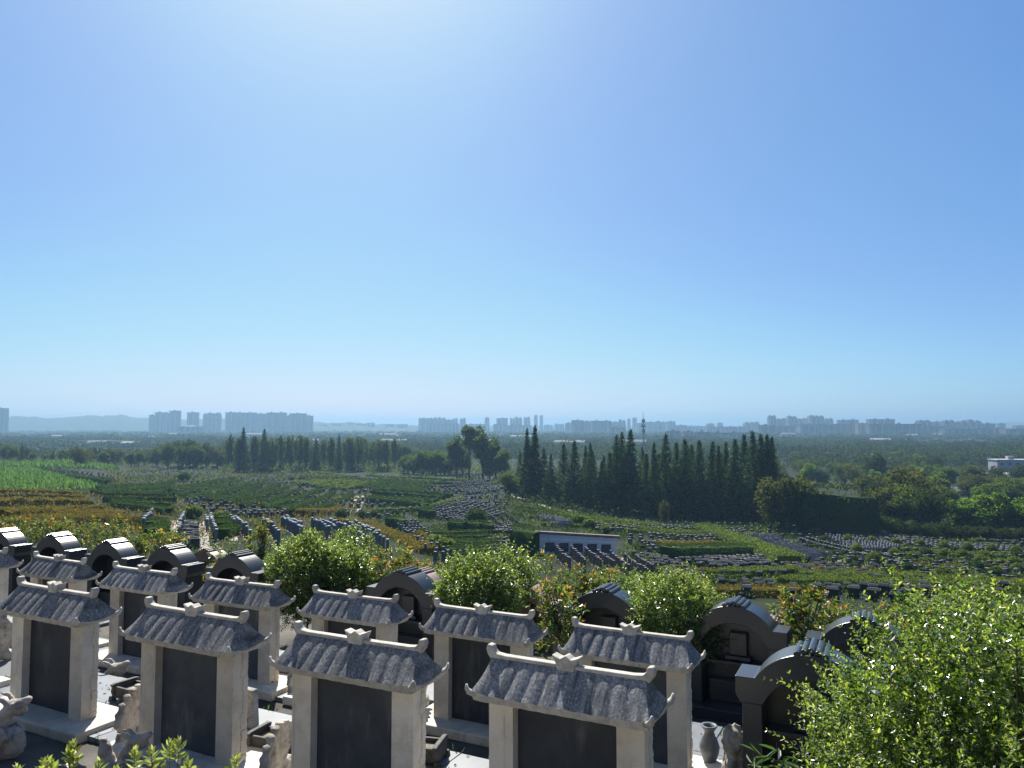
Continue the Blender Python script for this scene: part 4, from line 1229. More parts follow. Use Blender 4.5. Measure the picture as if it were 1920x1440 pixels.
# ------------------------------------------------------------------ hedges
def hedge(pts, w, h, mat, label, grp=None, name='clipped_hedge', dens=1.0, lum=0.12, ls=None, cat='hedge', kind=None):
    """pts: ground points; a clipped hedge with leafy faces and a soft uneven top"""
    pts = [np.array(p, float) for p in pts]
    seg = [np.linalg.norm((b - a)[:2]) for a, b in zip(pts[:-1], pts[1:])]
    Ltot = sum(seg)
    cum = np.concatenate([[0], np.cumsum(seg)])
    dist = np.linalg.norm(pts[0][:2])
    ls = ls or float(np.clip(dist * 0.0016, 0.10, 0.8))
    def along(s):
        x = np.interp(s, cum, [p[0] for p in pts]); y = np.interp(s, cum, [p[1] for p in pts])
        k = np.clip(np.searchsorted(cum, s, 'right') - 1, 0, len(seg) - 1)
        d = np.array([(pts[i + 1] - pts[i])[:2] / max(seg[i], 1e-6) for i in range(len(seg))])[k]
        return x, y, d
    m = max(2, int(Ltot / max(1.2, ls * 4)) + 1)
    sg = np.linspace(0, Ltot, m)
    x, y, d = along(sg)
    nx, ny = -d[:, 1], d[:, 0]
    hh = h * (1 + lum * np.sin(sg * 1.7 + pts[0][0]) * .5 + rng.normal(0, lum * .3, m))
    z = ground(x, y)
    k9 = 0.37 * w
    core = np.stack([np.stack([x + nx * k9, y + ny * k9, z - .4], -1), np.stack([x + nx * k9, y + ny * k9, z + hh * .82], -1),
                     np.stack([x - nx * k9, y - ny * k9, z + hh * .82], -1), np.stack([x - nx * k9, y - ny * k9, z - .4], -1)], 1).reshape(-1, 3)
    fs = []
    for i in range(m - 1):
        for j in range(3):
            fs.append((i * 4 + j, i * 4 + j + 1, (i + 1) * 4 + j + 1, (i + 1) * 4 + j))
    fs += [(0, 1, 2, 3), ((m - 1) * 4 + 3, (m - 1) * 4 + 2, (m - 1) * 4 + 1, (m - 1) * 4)]
    area = Ltot * (w + 2 * h)
    n = int(np.clip(dens * area / (ls * ls) * 0.9, 30, 26000))
    s = rng.uniform(-.02, 1.02, n) * Ltot
    x, y, d = along(np.clip(s, 0, Ltot))
    q = rng.uniform(-(h / w) - .5, (h / w) + .5, n)        # side - top - side
    off = np.clip(q, -.5, .5) * w
    zz = h * (1 + lum * np.sin(s * 1.7 + pts[0][0]) * .5) - np.maximum(np.abs(q) - .5, 0) * w
    zz = np.maximum(zz, .05)
    P = np.stack([x - d[:, 1] * off, y + d[:, 0] * off, ground(x, y) + zz], -1) + rng.normal(0, ls * .34, (n, 3))
    side = np.stack([-d[:, 1] * np.sign(off), d[:, 0] * np.sign(off), np.zeros(n)], -1) * (np.abs(q) > .5)[:, None]
    D = side + np.array([0, 0, 1.0]) * np.where(np.abs(q) > .5, .35, 1.0)[:, None] + rng.normal(0, .6, (n, 3))
    P -= unit(D) * ls * .45
    V, Fq = join([(core, np.array(fs)), leaves(P, D, ls, ls * .7, rng, up=.5)])
    o = link(name, np_mesh(name, V, Fq, mat))
    return tag(o, label, None if kind else cat, grp, kind)

def hedge_px(pxs, w, h, mat, label, grp=None, **k):
    P = []
    for (a, b) in zip(pxs[:-1], pxs[1:]):
        p, q = gp(*a), gp(*b)
        for t in np.linspace(0, 1, 6)[:-1]: P.append(p * (1 - t) + q * t)
    P.append(gp(*pxs[-1]))
    return hedge(P, w, h, mat, label, grp, **k)

def hedge_rows(a, b, c, d, n, w, h, mat, label, grp, **k):
    a, b, c, d = [gp(*q) for q in (a, b, c, d)]
    for i in range(n):
        t = i / max(1, n - 1)
        p, q = a * (1 - t) + d * t, b * (1 - t) + c * t
        e0, e1 = rnd.uniform(0, .12), 1 - rnd.uniform(0, .12)
        pts = [p * (1 - s) + q * s for s in np.linspace(e0, e1, 5)]
        lab_ = '%s, %s from far end' % (label, ordw(i + 1))
        hedge(pts, w * rnd.uniform(.85, 1.15), h * rnd.uniform(.85, 1.2), mat, lab_ if n > 1 else label, grp, **k)

hedge_rows((296, 932), (440, 900), (662, 930), (540, 970), 10, 1.15, 1.3, LH, 'dark clipped hedge in the parallel lines left of the middle', 'dark hedge lines left of the middle')
hedge_rows((545, 896), (690, 896), (705, 908), (540, 912), 4, 1.6, 1.0, LY, 'olive shrub row in the far block before the poplars', 'olive shrub rows')
hedge_rows((560, 912), (650, 904), (700, 908), (640, 922), 5, 2.4, 1.2, LY, 'pale green rounded hedge at the middle of the hedge lines', 'pale rounded hedges')
hedge_rows((664, 918), (700, 902), (812, 904), (776, 934), 9, 1.2, 1.2, LH, 'slanting hedge in the herringbone block at the middle', 'herringbone hedges at the middle')
hedge_rows((690, 924), (850, 934), (800, 956), (690, 944), 4, 2.0, 1.5, LH, 'long dark hedge falling to the right below the herringbone block', 'long hedges at the middle')
hedge_px([(700, 962), (800, 957), (868, 938)], 1.2, 0.9, LY, 'thin light hedge along the top of the gravestone grid')
hedge_rows((756, 1004), (930, 1004), (965, 1052), (850, 1062), 7, 1.5, 1.2, LH, 'dark green hedge in the thick rows left of the white wall', 'thick dark hedges left of the white wall')
hedge_rows((158, 924), (330, 908), (332, 968), (205, 952), 7, 1.6, 1.3, LH, 'dark hedge in the bank right of the green crop field', 'dark hedges by the crop field')
hedge_rows((-40, 926), (150, 930), (255, 985), (-40, 1002), 7, 2.6, 1.1, LO, 'rust-tinged hedge in the rows at the left', 'rust-tinged hedge rows at the left', lum=.3)
hedge_rows((958, 952), (1210, 984), (1420, 1004), (1000, 986), 6, 1.6, 0.7, LY, 'light green low hedge strip in front of the dark conifers', 'light hedge strips before the conifers')
hedge_px([(1250, 1052), (1400, 1046)], 3.0, 2.0, LH, 'thick dark hedge right of the white wall')
hedge_px([(1240, 1030), (1340, 1026)], 2.2, 1.2, LO, 'brownish hedge between gravestone rows right of the white wall')
hedge_px([(1316, 996), (1400, 1026), (1480, 1062)], 4.0, 1.5, LY, 'broad olive hedge running down beside the pale headstone field')
hedge_px([(1210, 1000), (1330, 1005)], 1.4, 0.9, LY, 'olive hedge above the gravestone row right of the white wall')
hedge_px([(1345, 1082), (1500, 1078)], 2.4, 0.9, LY, 'light hedge under the pale headstone field')
hedge_px([(1340, 1118), (1500, 1122)], 2.2, 0.8, LO, 'rusty low hedge above the tall arched tomb')
hedge_px([(1480, 1072), (1700, 1082), (1930, 1098)], 3.0, 0.6, LO, 'long brown low hedge across the right slope')
hedge_px([(1470, 1098), (1700, 1106), (1930, 1112)], 3.0, 0.9, LY, 'long light green hedge lower on the right slope')
hedge_px([(1640, 1030), (1800, 1040), (1930, 1042)], 1.6, 0.5, LY, 'thin bright green strip hedge on the right slope')
hedge_px([(1560, 1004), (1640, 1018), (1720, 1034)], 1.2, 0.6, LY, 'thin bright hedge along the upper pale headstones')
hedge_px([(632, 984), (690, 988), (760, 1018), (800, 1040)], 2.2, 0.9, LO, 'orange-red hedge curving above the tall grave pillars')
hedge_px([(560, 968), (640, 962)], 2.5, 1.1, LO, 'dull rust hedge behind the tall grave pillars')
hedge_px([(300, 1012), (350, 1024)], 3.0, 0.6, LY, 'bright green low hedge at the foot of the stepped path')
hedge_px([(690, 893), (820, 899), (900, 903)], 4.0, 0.8, LY, 'olive strip hedge below the dark broad trees')
hedge_px([(480, 884), (560, 886), (640, 892)], 4.0, 0.6, LY, 'light green strip before the poplars')
hedge_px([(-20, 884), (38, 886)], 3.0, 2.0, LH, 'dark block hedge at the left edge in the crop field')
hedge_px([(50, 884), (120, 896), (200, 908)], 2.0, 1.4, LH, 'dark hedge dividing the two crop fields')
for (u, v, lab) in [(742, 992, 'first'), (800, 972, 'second'), (858, 998, 'third'), (887, 1000, 'fourth'), (908, 1001, 'last')]:
    p = gp(u, v)
    hedge([p + [-1.5, .4, 0], p + [1.5, -.4, 0]], 2.2, 2.0, LH, 'square clipped hedge block left of the white wall, %s from the left' % lab, 'square clipped hedge blocks')
hedge_rows((1490, 1086), (1900, 1098), (1900, 1108), (1490, 1092), 2, 1.6, .9, LY, 'broken green hedge among the right gravestones', 'broken green hedges', lum=.5)
hedge_rows((640, 900), (820, 905), (880, 912), (700, 912), 3, 1.5, .8, LH, 'low dark hedge under the broad trees', 'low dark hedges')
hedge_rows((270, 988), (300, 985), (310, 1000), (280, 1008), 3, 1.6, 1.1, LH, 'dark hedge left of the stepped path', 'dark hedges by the stepped path')
hedge_rows((405, 985), (432, 982), (440, 1005), (412, 1012), 4, 1.5, 1.2, LH, 'dark hedge between two pillar rows of the stepped path', 'dark hedges by the stepped path')

for i, v in enumerate(np.linspace(990, 1104, 12)):
    for k, (u0, u1) in enumerate(((1190, 1420), (1430, 1660), (1670, 1935))):
        if (i + k) % 4 == 3: continue
        e0, e1 = rnd.uniform(0, 60), rnd.uniform(0, 60)
        s0, s1 = (u0 + e0 - 1175) / 760, (u1 - e1 - 1175) / 760
        hedge_px([(u0 + e0, v - 4 + 18 * s0 + 2.4), (u1 - e1, v - 4 + 18 * s1 + 2.4)], 1.0, .62, (LH, LY, LH, LO, LH)[(i + k) % 5],
                 'low clipped hedge behind the contour gravestone rows, %s line of the %s part' % (ordw(i + 1), ('left', 'middle', 'right')[k]), 'low hedges along the contour rows', lum=.35)
# round clipped shrubs
def ball_shrub_mesh(seed, mat, n=700, sq=1.0):
    r = np.random.default_rng(seed)
    P, N = ellip_pts(n, (0, 0, .5), (.62, .62, .5 * sq), r, -.9, (.82, 1.0))
    P = lump(P, N, .05, 7, seed)
    core = MB().ball((0, 0, .45), (.52, .52, .42 * sq), 8, 6)
    return np_mesh('round_shrub', *join([(np.array(core.v), np.array(core.f)), leaves(P - N * .05, N + r.normal(0, .5, P.shape), .13, .09, r)]), mat)
balls = [ball_shrub_mesh(1, LH), ball_shrub_mesh(2, LY), ball_shrub_mesh(3, LY, 600, 1.2), ball_shrub_mesh(4, LO)]
def ball(u, v, sc, k, lab, grp='round clipped shrubs on the slope', sz=1.0):
    p = gp(u, v)
    o = link('round_shrub', balls[k]); o.location = (p[0], p[1], p[2] - .05); o.scale = (sc, sc, sc * sz); o.rotation_euler = (0, 0, rnd.uniform(0, 6))
    tag(o, lab, 'shrub', grp)
for i, v in enumerate((1046, 1058, 1070, 1084)):
    for k in range(10):
        ball(1640 + 34 * k + 14 * (i % 2) - 20 * i + rnd.uniform(-6, 6), v + .5 * k + rnd.uniform(-2, 2), rnd.uniform(1.1, 1.8), rnd.choice((0, 1, 1, 2)), 'round clipped shrub among the right gravestones, %s of the %s row' % (ordw(k + 1), ordw(i + 1)), sz=rnd.uniform(.7, 1.1))
for k in range(12):
    ball(338 + 21 * k, 880 - .1 * k, 2.3, 1, 'flat-topped pale shrub in the line before the left woods, %s along' % ordw(k + 1), 'pale shrubs in line before the woods', .8)
for k in range(8):
    ball(1590 + 45 * k, 1020 + 3.2 * k, 1.5, 2, 'pale feathery shrub in the line below the tall dark hedge, %s along' % ordw(k + 1), 'pale shrubs below the dark hedge', 1.1)
for (u, v, s, k, lab) in [(892, 984, 3.1, 0, 'big dark ball shrub at the lower edge of the gravestone grid'), (815, 1032, 2.0, 1, 'light green cushion shrub among the dark hedges'), (835, 1040, 2.0, 1, 'second light green cushion shrub, right of its twin'),
                          (785, 1022, 1.9, 3, 'orange shrub amid the grey grave pillars'), (640, 972, 1.6, 0, 'dark ball shrub at the left foot of the pale stairs'), (678, 974, 1.6, 0, 'dark ball shrub at the right foot of the pale stairs'),
                          (362, 972, 2.0, 1, 'golden-green shrub at the top of the stepped path'), (410, 978, 1.6, 1, 'golden-green shrub right of the stepped path'), (345, 902, 3.2, 0, 'dark bushy shrub among the pale headstones'),
                          (740, 968, 1.5, 0, 'dark ball shrub below the middle hedges'), (700, 970, 1.4, 0, 'small dark shrub right of the pale stairs'), (1135, 1000, 1.5, 1, 'light cushion shrub above the right end of the white wall'),
                          (1085, 985, 2.2, 1, 'light shrub above the white wall'), (1105, 992, 2.0, 1, 'light shrub just above the white wall coping'), (1440, 982, 2.2, 1, 'light shrub below the right conifers'), (1530, 1006, 1.8, 3, 'reddish round shrub at the pale headstone corner'),
                          (1545, 1018, 1.5, 0, 'dark round shrub at the pale headstone corner'), (1608, 1042, 1.8, 2, 'feathery green shrub inside the curved gravestone row')]:
    ball(u, v, s, k, lab)

# leafy weeds that cover the slope between the rows
def scrub(n, seed, mat, u0, u1, v0, v1, h, label, name='undergrowth', clump=1.0):
    r = np.random.default_rng(seed)
    nc = n // 14
    uu, vv = r.uniform(u0, u1, nc), v0 + (v1 - v0) * r.random(nc) ** .8
    P0 = np.array([gp(a, b) for a, b in zip(uu, vv)])
    dist = np.linalg.norm(P0[:, :2], axis=1)
    P = np.repeat(P0, 14, 0); dd = np.repeat(dist, 14)
    sp = np.clip(dd * .004, .15, 1.6) * clump
    P[:, :2] += r.normal(0, 1, (len(P), 2)) * sp[:, None]
    P[:, 2] = ground(P[:, 0], P[:, 1]) + np.abs(r.normal(0, h, len(P))) * .5
    keep = (P[:, 0] * SA + P[:, 1] * CA) > 12.9
    P, dd = P[keep], dd[keep]
    sz = np.clip(dd * .0022, .06, .7) * r.uniform(.7, 1.3, len(P))
    D = r.normal(0, .6, P.shape) + np.array([0, 0, 1.0])
    o = link(name, np_mesh(name, *leaves(P, D, sz * 1.4, sz * .7, r), mat))
    tag(o, label, None, None, 'stuff')
scrub(14000, 5, LY, -60, 1980, 880, 1120, .4, 'scattered light weeds and low shrubs between the grave rows')
scrub(30000, 6, LH, -60, 1980, 880, 1120, .5, 'scattered dark low growth between the grave rows')
scrub(7000, 17, LB, -60, 440, 866, 874, 3.0, 'dark thicket at the foot of the left woods', 'thicket', 1.0)
scrub(7000, 18, LB, 420, 960, 880, 886, 3.0, 'dark thicket at the foot of the poplar belt', 'thicket', 1.0)
scrub(5000, 19, LT, 940, 1480, 940, 976, 2.5, 'dark thicket at the foot of the redwoods', 'thicket', 1.5)
scrub(5000, 61, LH, 700, 980, 935, 1012, .3, 'dark low growth filling the middle of the slope')
scrub(7000, 62, LH, 960, 1500, 962, 1010, .4, 'dark low growth before the redwoods')
scrub(6000, 63, LH, 1160, 1980, 1010, 1120, .4, 'dark low growth between the rows at the right')
scrub(5000, 64, LV, 200, 640, 876, 912, .4, 'olive weeds among the pale headstones')
scrub(9000, 7, LO, -60, 700, 925, 1010, .5, 'rusty low growth on the left slope')
scrub(9000, 8, LY, -60, 1980, 1000, 1160, .7, 'leafy undergrowth behind the tombs')

# crop field
def crop(quad, n, seed, label):
    r = np.random.default_rng(seed)
    a, b, c, d = [gp(*q) for q in quad]
    s, t = r.random(n), r.random(n)
    t = np.round(t * 60) / 60 + r.normal(0, .003, n)
    P = (a[None] * (1 - s[:, None]) + b[None] * s[:, None]) * (1 - t[:, None]) + (d[None] * (1 - s[:, None]) + c[None] * s[:, None]) * t[:, None]
    P[:, 2] = ground(P[:, 0], P[:, 1]) + r.uniform(0, .6, n)
    D = r.normal(0, .45, P.shape) + np.array([0, 0, 1.0])
    L = np.clip(P[:, 1] * .0075, .8, 2.0) * r.uniform(.7, 1.2, n)
    o = link('crop_leaves', np_mesh('crop_leaves', *leaves(P, D, L, L * .26, r), LC))
    tag(o, label, None, None, 'stuff')
crop([(-60, 882), (60, 886), (188, 918), (-60, 924)], 15000, 31, 'bright green tall crop filling the field at the left')
crop([(-60, 868), (110, 869), (225, 882), (50, 879)], 9000, 32, 'upper bright green crop strip at the left')

# ------------------------------------------------------------------ paths, stairs, white wall
def strip(pxl, pxr, mat, name, label, n=18, lift=.06):
    a = [gp(*q) for q in pxl]; b = [gp(*q) for q in pxr]
    def samp(L, t):
        k = min(int(t * (len(L) - 1)), len(L) - 2); f = t * (len(L) - 1) - k
        return L[k] * (1 - f) + L[k + 1] * f
    V, Fq = [], []
    for i in range(n + 1):
        p, q = samp(a, i / n), samp(b, i / n)
        for w in (0, .5, 1):
            m = p * (1 - w) + q * w
            V.append((m[0], m[1], gz(m[0], m[1]) + lift))
    for i in range(n):
        for j in range(2):
            Fq.append((i * 3 + j, i * 3 + j + 1, (i + 1) * 3 + j + 1, (i + 1) * 3 + j))
    o = link(name, np_mesh(name, np.array(V), np.array(Fq), mat))
    tag(o, label, None, None, 'structure')
def stairs(l0, r0, l1, r1, n, label):
    """stone steps running down from (l0, r0) to (l1, r1)"""
    a, b, c, d = gp(*l0), gp(*r0), gp(*l1), gp(*r1)
    root = empty('stone_steps', tuple((a + b + c + d) / 4), 0, label, None, None)
    root['kind'] = 'structure'
    o_ = np.array(root.location)
    for i in range(n):
        t0, t1 = i / n, (i + 1) / n
        p = [a * (1 - t0) + c * t0, b * (1 - t0) + d * t0, b * (1 - t1) + d * t1, a * (1 - t1) + c * t1]
        z = gz(*(p[0][:2])) + .10 if i % 1 == 0 else 0
        V = [(q[0] - o_[0], q[1] - o_[1], z - o_[2] - .5) for q in p] + [(q[0] - o_[0], q[1] - o_[1], z - o_[2]) for q in p]
        MB().add(V, [(0, 1, 2, 3), (7, 6, 5, 4), (4, 5, 1, 0), (5, 6, 2, 1), (6, 7, 3, 2), (7, 4, 0, 3)]).build('step', M['path'], root)
stairs((318, 978), (336, 978), (308, 1014), (333, 1014), 16, 'left stepped concrete path between pillar rows')
stairs((371, 980), (388, 980), (368, 1034), (393, 1032), 20, 'right stepped concrete path between pillar rows')
stairs((422, 986), (436, 986), (426, 1014), (446, 1014), 10, 'short stepped concrete path right of the two longer ones')
stairs((666, 930), (674, 930), (650, 962), (657, 964), 10, 'left flight of the pale stairs at the middle')
stairs((678, 930), (685, 930), (662, 968), (671, 968), 10, 'right flight of the pale stairs at the middle')
strip([(952, 928), (985, 940), (1030, 955)], [(962, 926), (1000, 940), (1040, 955)], M['path'], 'footpath', 'brown footpath curving round the dark conifers', lift=.1)
strip([(1060, 958), (1140, 968), (1240, 976)], [(1070, 955), (1150, 963), (1240, 971)], M['path'], 'footpath', 'brown track along the foot of the conifers', lift=.1)
strip([(1160, 1052), (1250, 1072), (1340, 1098)], [(1163, 1047), (1255, 1067), (1345, 1092)], M['path'], 'footpath', 'narrow pale kerb path falling to the right from the white wall', lift=.15)
strip([(1560, 1052), (1600, 1060), (1650, 1075)], [(1568, 1049), (1608, 1056), (1660, 1070)], M['path'], 'footpath', 'short sandy path inside the curved gravestone row', lift=.12)

def white_wall():
    p, q = gp(1008, 1040), gp(1156, 1048)
    d = q - p; Lw = float(np.linalg.norm(d[:2])); ang = math.atan2(d[1], d[0])
    z = min(p[2], q[2]) - .3
    root = empty('white_wall', (p[0], p[1], z), ang, 'white retaining wall with brown coping and five dark panels on the slope', 'wall')
    y = math.hypot(p[0], p[1])
    h0 = (800 - 998) / F * p[1] - z; h1 = (800 - 1007) / F * q[1] - z
    MB().add([(0, -.15, 0), (Lw, -.15, 0), (Lw, .15, 0), (0, .15, 0), (0, -.15, h0), (Lw, -.15, h1), (Lw, .15, h1), (0, .15, h0)],
             [(3, 2, 1, 0), (4, 5, 6, 7), (0, 1, 5, 4), (1, 2, 6, 5), (2, 3, 7, 6), (3, 0, 4, 7)]).build('wall_face', M['whitewall'], root)
    MB().add([(-.3, -.3, h0 + .003), (Lw + .4, -.3, h1 + .003), (Lw + .4, .3, h1 + .003), (-.3, .3, h0 + .003), (-.3, -.3, h0 + .32), (Lw + .4, -.3, h1 + .32), (Lw + .4, .3, h1 + .32), (-.3, .3, h0 + .32)],
             [(3, 2, 1, 0), (4, 5, 6, 7), (0, 1, 5, 4), (1, 2, 6, 5), (2, 3, 7, 6), (3, 0, 4, 7)]).build('coping', M['coping'], root)
    bl = MB().add([(0.01, -.19, h0 * .80), (Lw - .01, -.19, h1 * .80), (Lw - .01, -.152, h1 * .80), (0.01, -.152, h0 * .80), (0.01, -.19, h0 * .84), (Lw - .01, -.19, h1 * .84), (Lw - .01, -.152, h1 * .84), (0.01, -.152, h0 * .84)],
             [(3, 2, 1, 0), (4, 5, 6, 7), (0, 1, 5, 4), (1, 2, 6, 5), (2, 3, 7, 6), (3, 0, 4, 7)])
    bl.build('string_course', M['whitewall'], root)
    for k in range(5):
        x = Lw * (.155 + .178 * k)
        hh = h0 + (h1 - h0) * x / Lw
        w = Lw * .052
        zc = hh * .535
        pnl = MB().box(x - w, x + w, -.165, -.152, zc - w * .92, zc + w * .92).build('dark_panel', M['slab'], root)
        fr = MB()
        for (a, b, c_, d_) in [(x - w - .08, x - w, zc - w * .92 - .08, zc + w * .92 + .08), (x + w, x + w + .08, zc - w * .92 - .08, zc + w * .92 + .08), (x - w, x + w, zc + w * .92, zc + w * .92 + .08), (x - w, x + w, zc - w * .92 - .08, zc - w * .92)]:
            fr.box(a, b, -.19, -.153, c_, d_)
        fr.build('panel_frame', M['black'], pnl)
        gr = MB()
        for j in range(1, 4): gr.box(x - w + j * w / 2 - .03, x - w + j * w / 2 + .03, -.18, -.166, zc - w * .9, zc + w * .9)
        gr.build('relief', M['post'], pnl)
    ml = gp(962, 1040)
    hedge([ml, gp(1006, 1042)], 3.0, 3.6, LH, 'dark creeper-covered bank at the left end of the white wall', cat='hedge')
white_wall()
# ------------------------------------------------------------------ trees
def trunk_mesh(h, r, wob=0.0, seed=0, limbs=()):
    rr = random.Random(seed)
    mb = MB()
    n = 6
    path = [(rr.gauss(0, wob) * k / n, rr.gauss(0, wob) * k / n, h * k / n) for k in range(n + 1)]
    mb.tube(path, [r * (1 - .85 * k / n) for k in range(n + 1)], 7)
    for (p, q) in limbs:
        m = tuple((np.array(p) + np.array(q)) / 2 + np.array([0, 0, .03 * h]))
        mb.tube([p, m, q], [r * .35, r * .22, r * .06], 5)
    return mb.mesh('trunk', M['bark'], True)

def conifer(seed, h=20.0, rad=3.2, mat=LT, base=0.05, nl=46, br=8, power=.75, leaf=.62, slim=1.0):
    """dawn redwood: narrow cone of feathery, slightly rising branches"""
    r = np.random.default_rng(seed)
    out = []
    for i in range(nl):
        t = base + (1 - base) * (i + r.random()) / nl
        R = rad * (1 - t) ** power * min(1.0, .55 + (t - base) * 4)
        nb = max(3, int(br * (1.0 - .3 * t)))
        a = r.uniform(0, 6.28) + np.arange(nb) * 6.283 / nb + r.normal(0, .3, nb)
        Rb = R * r.uniform(.55, 1.18, nb)
        m = 8
        s = np.linspace(.18, 1, m)[None, :] * np.ones((nb, 1)) + r.normal(0, .03, (nb, m))
        x = np.cos(a)[:, None] * Rb[:, None] * s; y = np.sin(a)[:, None] * Rb[:, None] * s
        z = t * h + Rb[:, None] * (.30 * s - .28 * s ** 2) + r.normal(0, .12, (nb, m))
        P = np.stack([x, y, z], -1).reshape(-1, 3)
        D0 = np.stack([np.cos(a), np.sin(a), np.zeros(nb)], -1)[:, None, :].repeat(m, 1).reshape(-1, 3)
        for q in range(2):
            D = D0 * .8 + r.normal(0, .55, P.shape) + np.array([0, 0, .15])
            L = leaf * r.uniform(.7, 1.4, len(P)) * (.45 + .7 * (1 - t))
            out.append(leaves(P + r.normal(0, .15, P.shape), D, L, L * .55, r, up=.9))
    out.append(leaves(np.array([[0, 0, h * .985]] * 6), np.array([[0, 0, 1.0]] * 6) + r.normal(0, .25, (6, 3)), leaf * 1.6, leaf * .4, r))
    return np_mesh('crown', *join(out), mat), trunk_mesh(h * .97, h * .012 + .06, .05, seed)

def broadleaf(seed, h=11.0, rad=4.2, mat=LB, lobes=24, n=4200, base=.04, leaf=.44, tall=1.0):
    """spreading tree: clumps of leaves on limbs, gaps between them"""
    r = np.random.default_rng(seed)
    out, limbs = [], []
    cz = h * (base + (1 - base) * .5)
    rz = h * (1 - base) * .5
    d, _ = ellip_pts(lobes, (0, 0, 0), (1, 1, 1), r, -.85, (.45, .86))
    for k in range(len(d)):
        c = d[k] * np.array([rad, rad, rz]) + np.array([0, 0, cz])
        R = rad * r.uniform(.26, .44)
        P, N = ellip_pts(n // lobes, c, (R, R, R * .8 * tall), r, -.8, (.55, 1.0))
        P = lump(P, N, R * .2, 3.5 / R, k)
        L = leaf * r.uniform(.7, 1.3, len(P))
        out.append(leaves(P, N * .7 + r.normal(0, .6, P.shape) + np.array([0, 0, .2]), L, L * .7, r))
        if k < 9: limbs.append(((0, 0, h * base * r.uniform(.7, 1.6)), tuple(c)))
    P, N = ellip_pts(n // 6, (0, 0, cz), (rad * .6, rad * .6, rz * .75), r, -.9, (.2, .9))
    out.append(leaves(P, N + r.normal(0, .8, P.shape), leaf * 1.3, leaf, r))
    return np_mesh('crown', *join(out), mat), trunk_mesh(h * .7, h * .018 + .08, .1, seed, limbs)

def poplar(seed, h=20.0, rad=2.3, mat=LB, n=3600, leaf=.55):
    """upright tree of many rising plumes"""
    r = np.random.default_rng(seed)
    out = []
    for k in range(26):
        a, q = r.uniform(0, 6.28), r.uniform(.2, 1.0)
        bx, by = math.cos(a) * rad * q, math.sin(a) * rad * q
        z1 = h * (1.0 - .30 * q * r.uniform(.4, 1.2)); z0 = h * r.uniform(.10, .35)
        m = n // 26
        t = r.random(m) ** .8
        w = .75 * np.sin(np.pi * np.clip(t * .9 + .08, 0, 1)) + .12
        P = np.stack([bx * (.5 + .5 * t) + r.normal(0, .5, m) * w, by * (.5 + .5 * t) + r.normal(0, .5, m) * w, z0 + (z1 - z0) * t], -1)
        D = np.array([0, 0, 1.0]) + r.normal(0, .55, P.shape)
        L = leaf * r.uniform(.7, 1.4, m)
        out.append(leaves(P, D, L, L * .6, r))
    return np_mesh('crown', *join(out), mat), trunk_mesh(h * .9, .22, .06, seed)

def tree_proto(name, meshes):
    root = empty(name)
    cr, tr = meshes
    link('crown', cr, root); link('trunk', tr, root)
    return root
PROTO = {
    'conifer': ('conifer_tree', [conifer(101, rad=4.2, power=.92, mat=LR), conifer(102, rad=4.6, power=.84, mat=LR), conifer(103, rad=3.8, power=1.0, mat=LR), conifer(104, rad=4.3, power=.78, mat=LR)], 20.0),
    'spire': ('conifer_tree', [conifer(111, rad=2.9, power=1.0, nl=50, mat=LR), conifer(112, rad=3.2, power=.92, mat=LR)], 20.0),
    'poplar': ('poplar_tree', [poplar(121, rad=3.0), poplar(122, rad=3.6), poplar(123, rad=2.6)], 20.0),
    'broad': ('broadleaf_tree', [broadleaf(131), broadleaf(132, rad=4.8, lobes=24), broadleaf(133, rad=3.6, lobes=16), broadleaf(134, rad=4.4, mat=LT)], 11.0),
    'bright': ('broadleaf_tree', [broadleaf(141, mat=LG), broadleaf(142, mat=LG, rad=3.4, lobes=18)], 11.0),
    'olive': ('broadleaf_tree', [broadleaf(151, mat=LV), broadleaf(152, mat=LV, rad=5.0)], 11.0),
    'talltree': ('broadleaf_tree', [broadleaf(161, h=11, rad=2.6, base=.12, lobes=24, mat=LB, tall=1.3), broadleaf(162, h=11, rad=2.2, base=.35, lobes=16, n=2600, mat=LB)], 11.0),
}
_live = {}
def plant(kind, x, y, h, label, grp, cat='tree', wid=1.0, var=None, sink=0.2):
    name, protos, h0 = PROTO[kind]
    k = rnd.randrange(len(protos)) if var is None else var
    if (kind, k) not in _live:
        o = _live[(kind, k)] = tree_proto(name, protos[k])
    else:
        o = copy_tree(_live[(kind, k)])
    s = h / h0
    o.location = (x, y, gz(x, y) - sink)
    o.scale = (s * wid, s * wid, s)
    o.rotation_euler = (0, 0, rnd.uniform(0, 6.28))
    return tag(o, label, cat, grp)
def plant_px(kind, u, v_top, v_base, label, grp, wid=1.0, var=None, dy=0.0, **k):
    p = gp(u, v_base)
    y = p[1] + dy
    tx, tz = ray(u, v_top)
    x = tx * y
    return plant(kind, x, y, tz * y - gz(x, y) + .2, label, grp, wid=wid, var=var, **k)

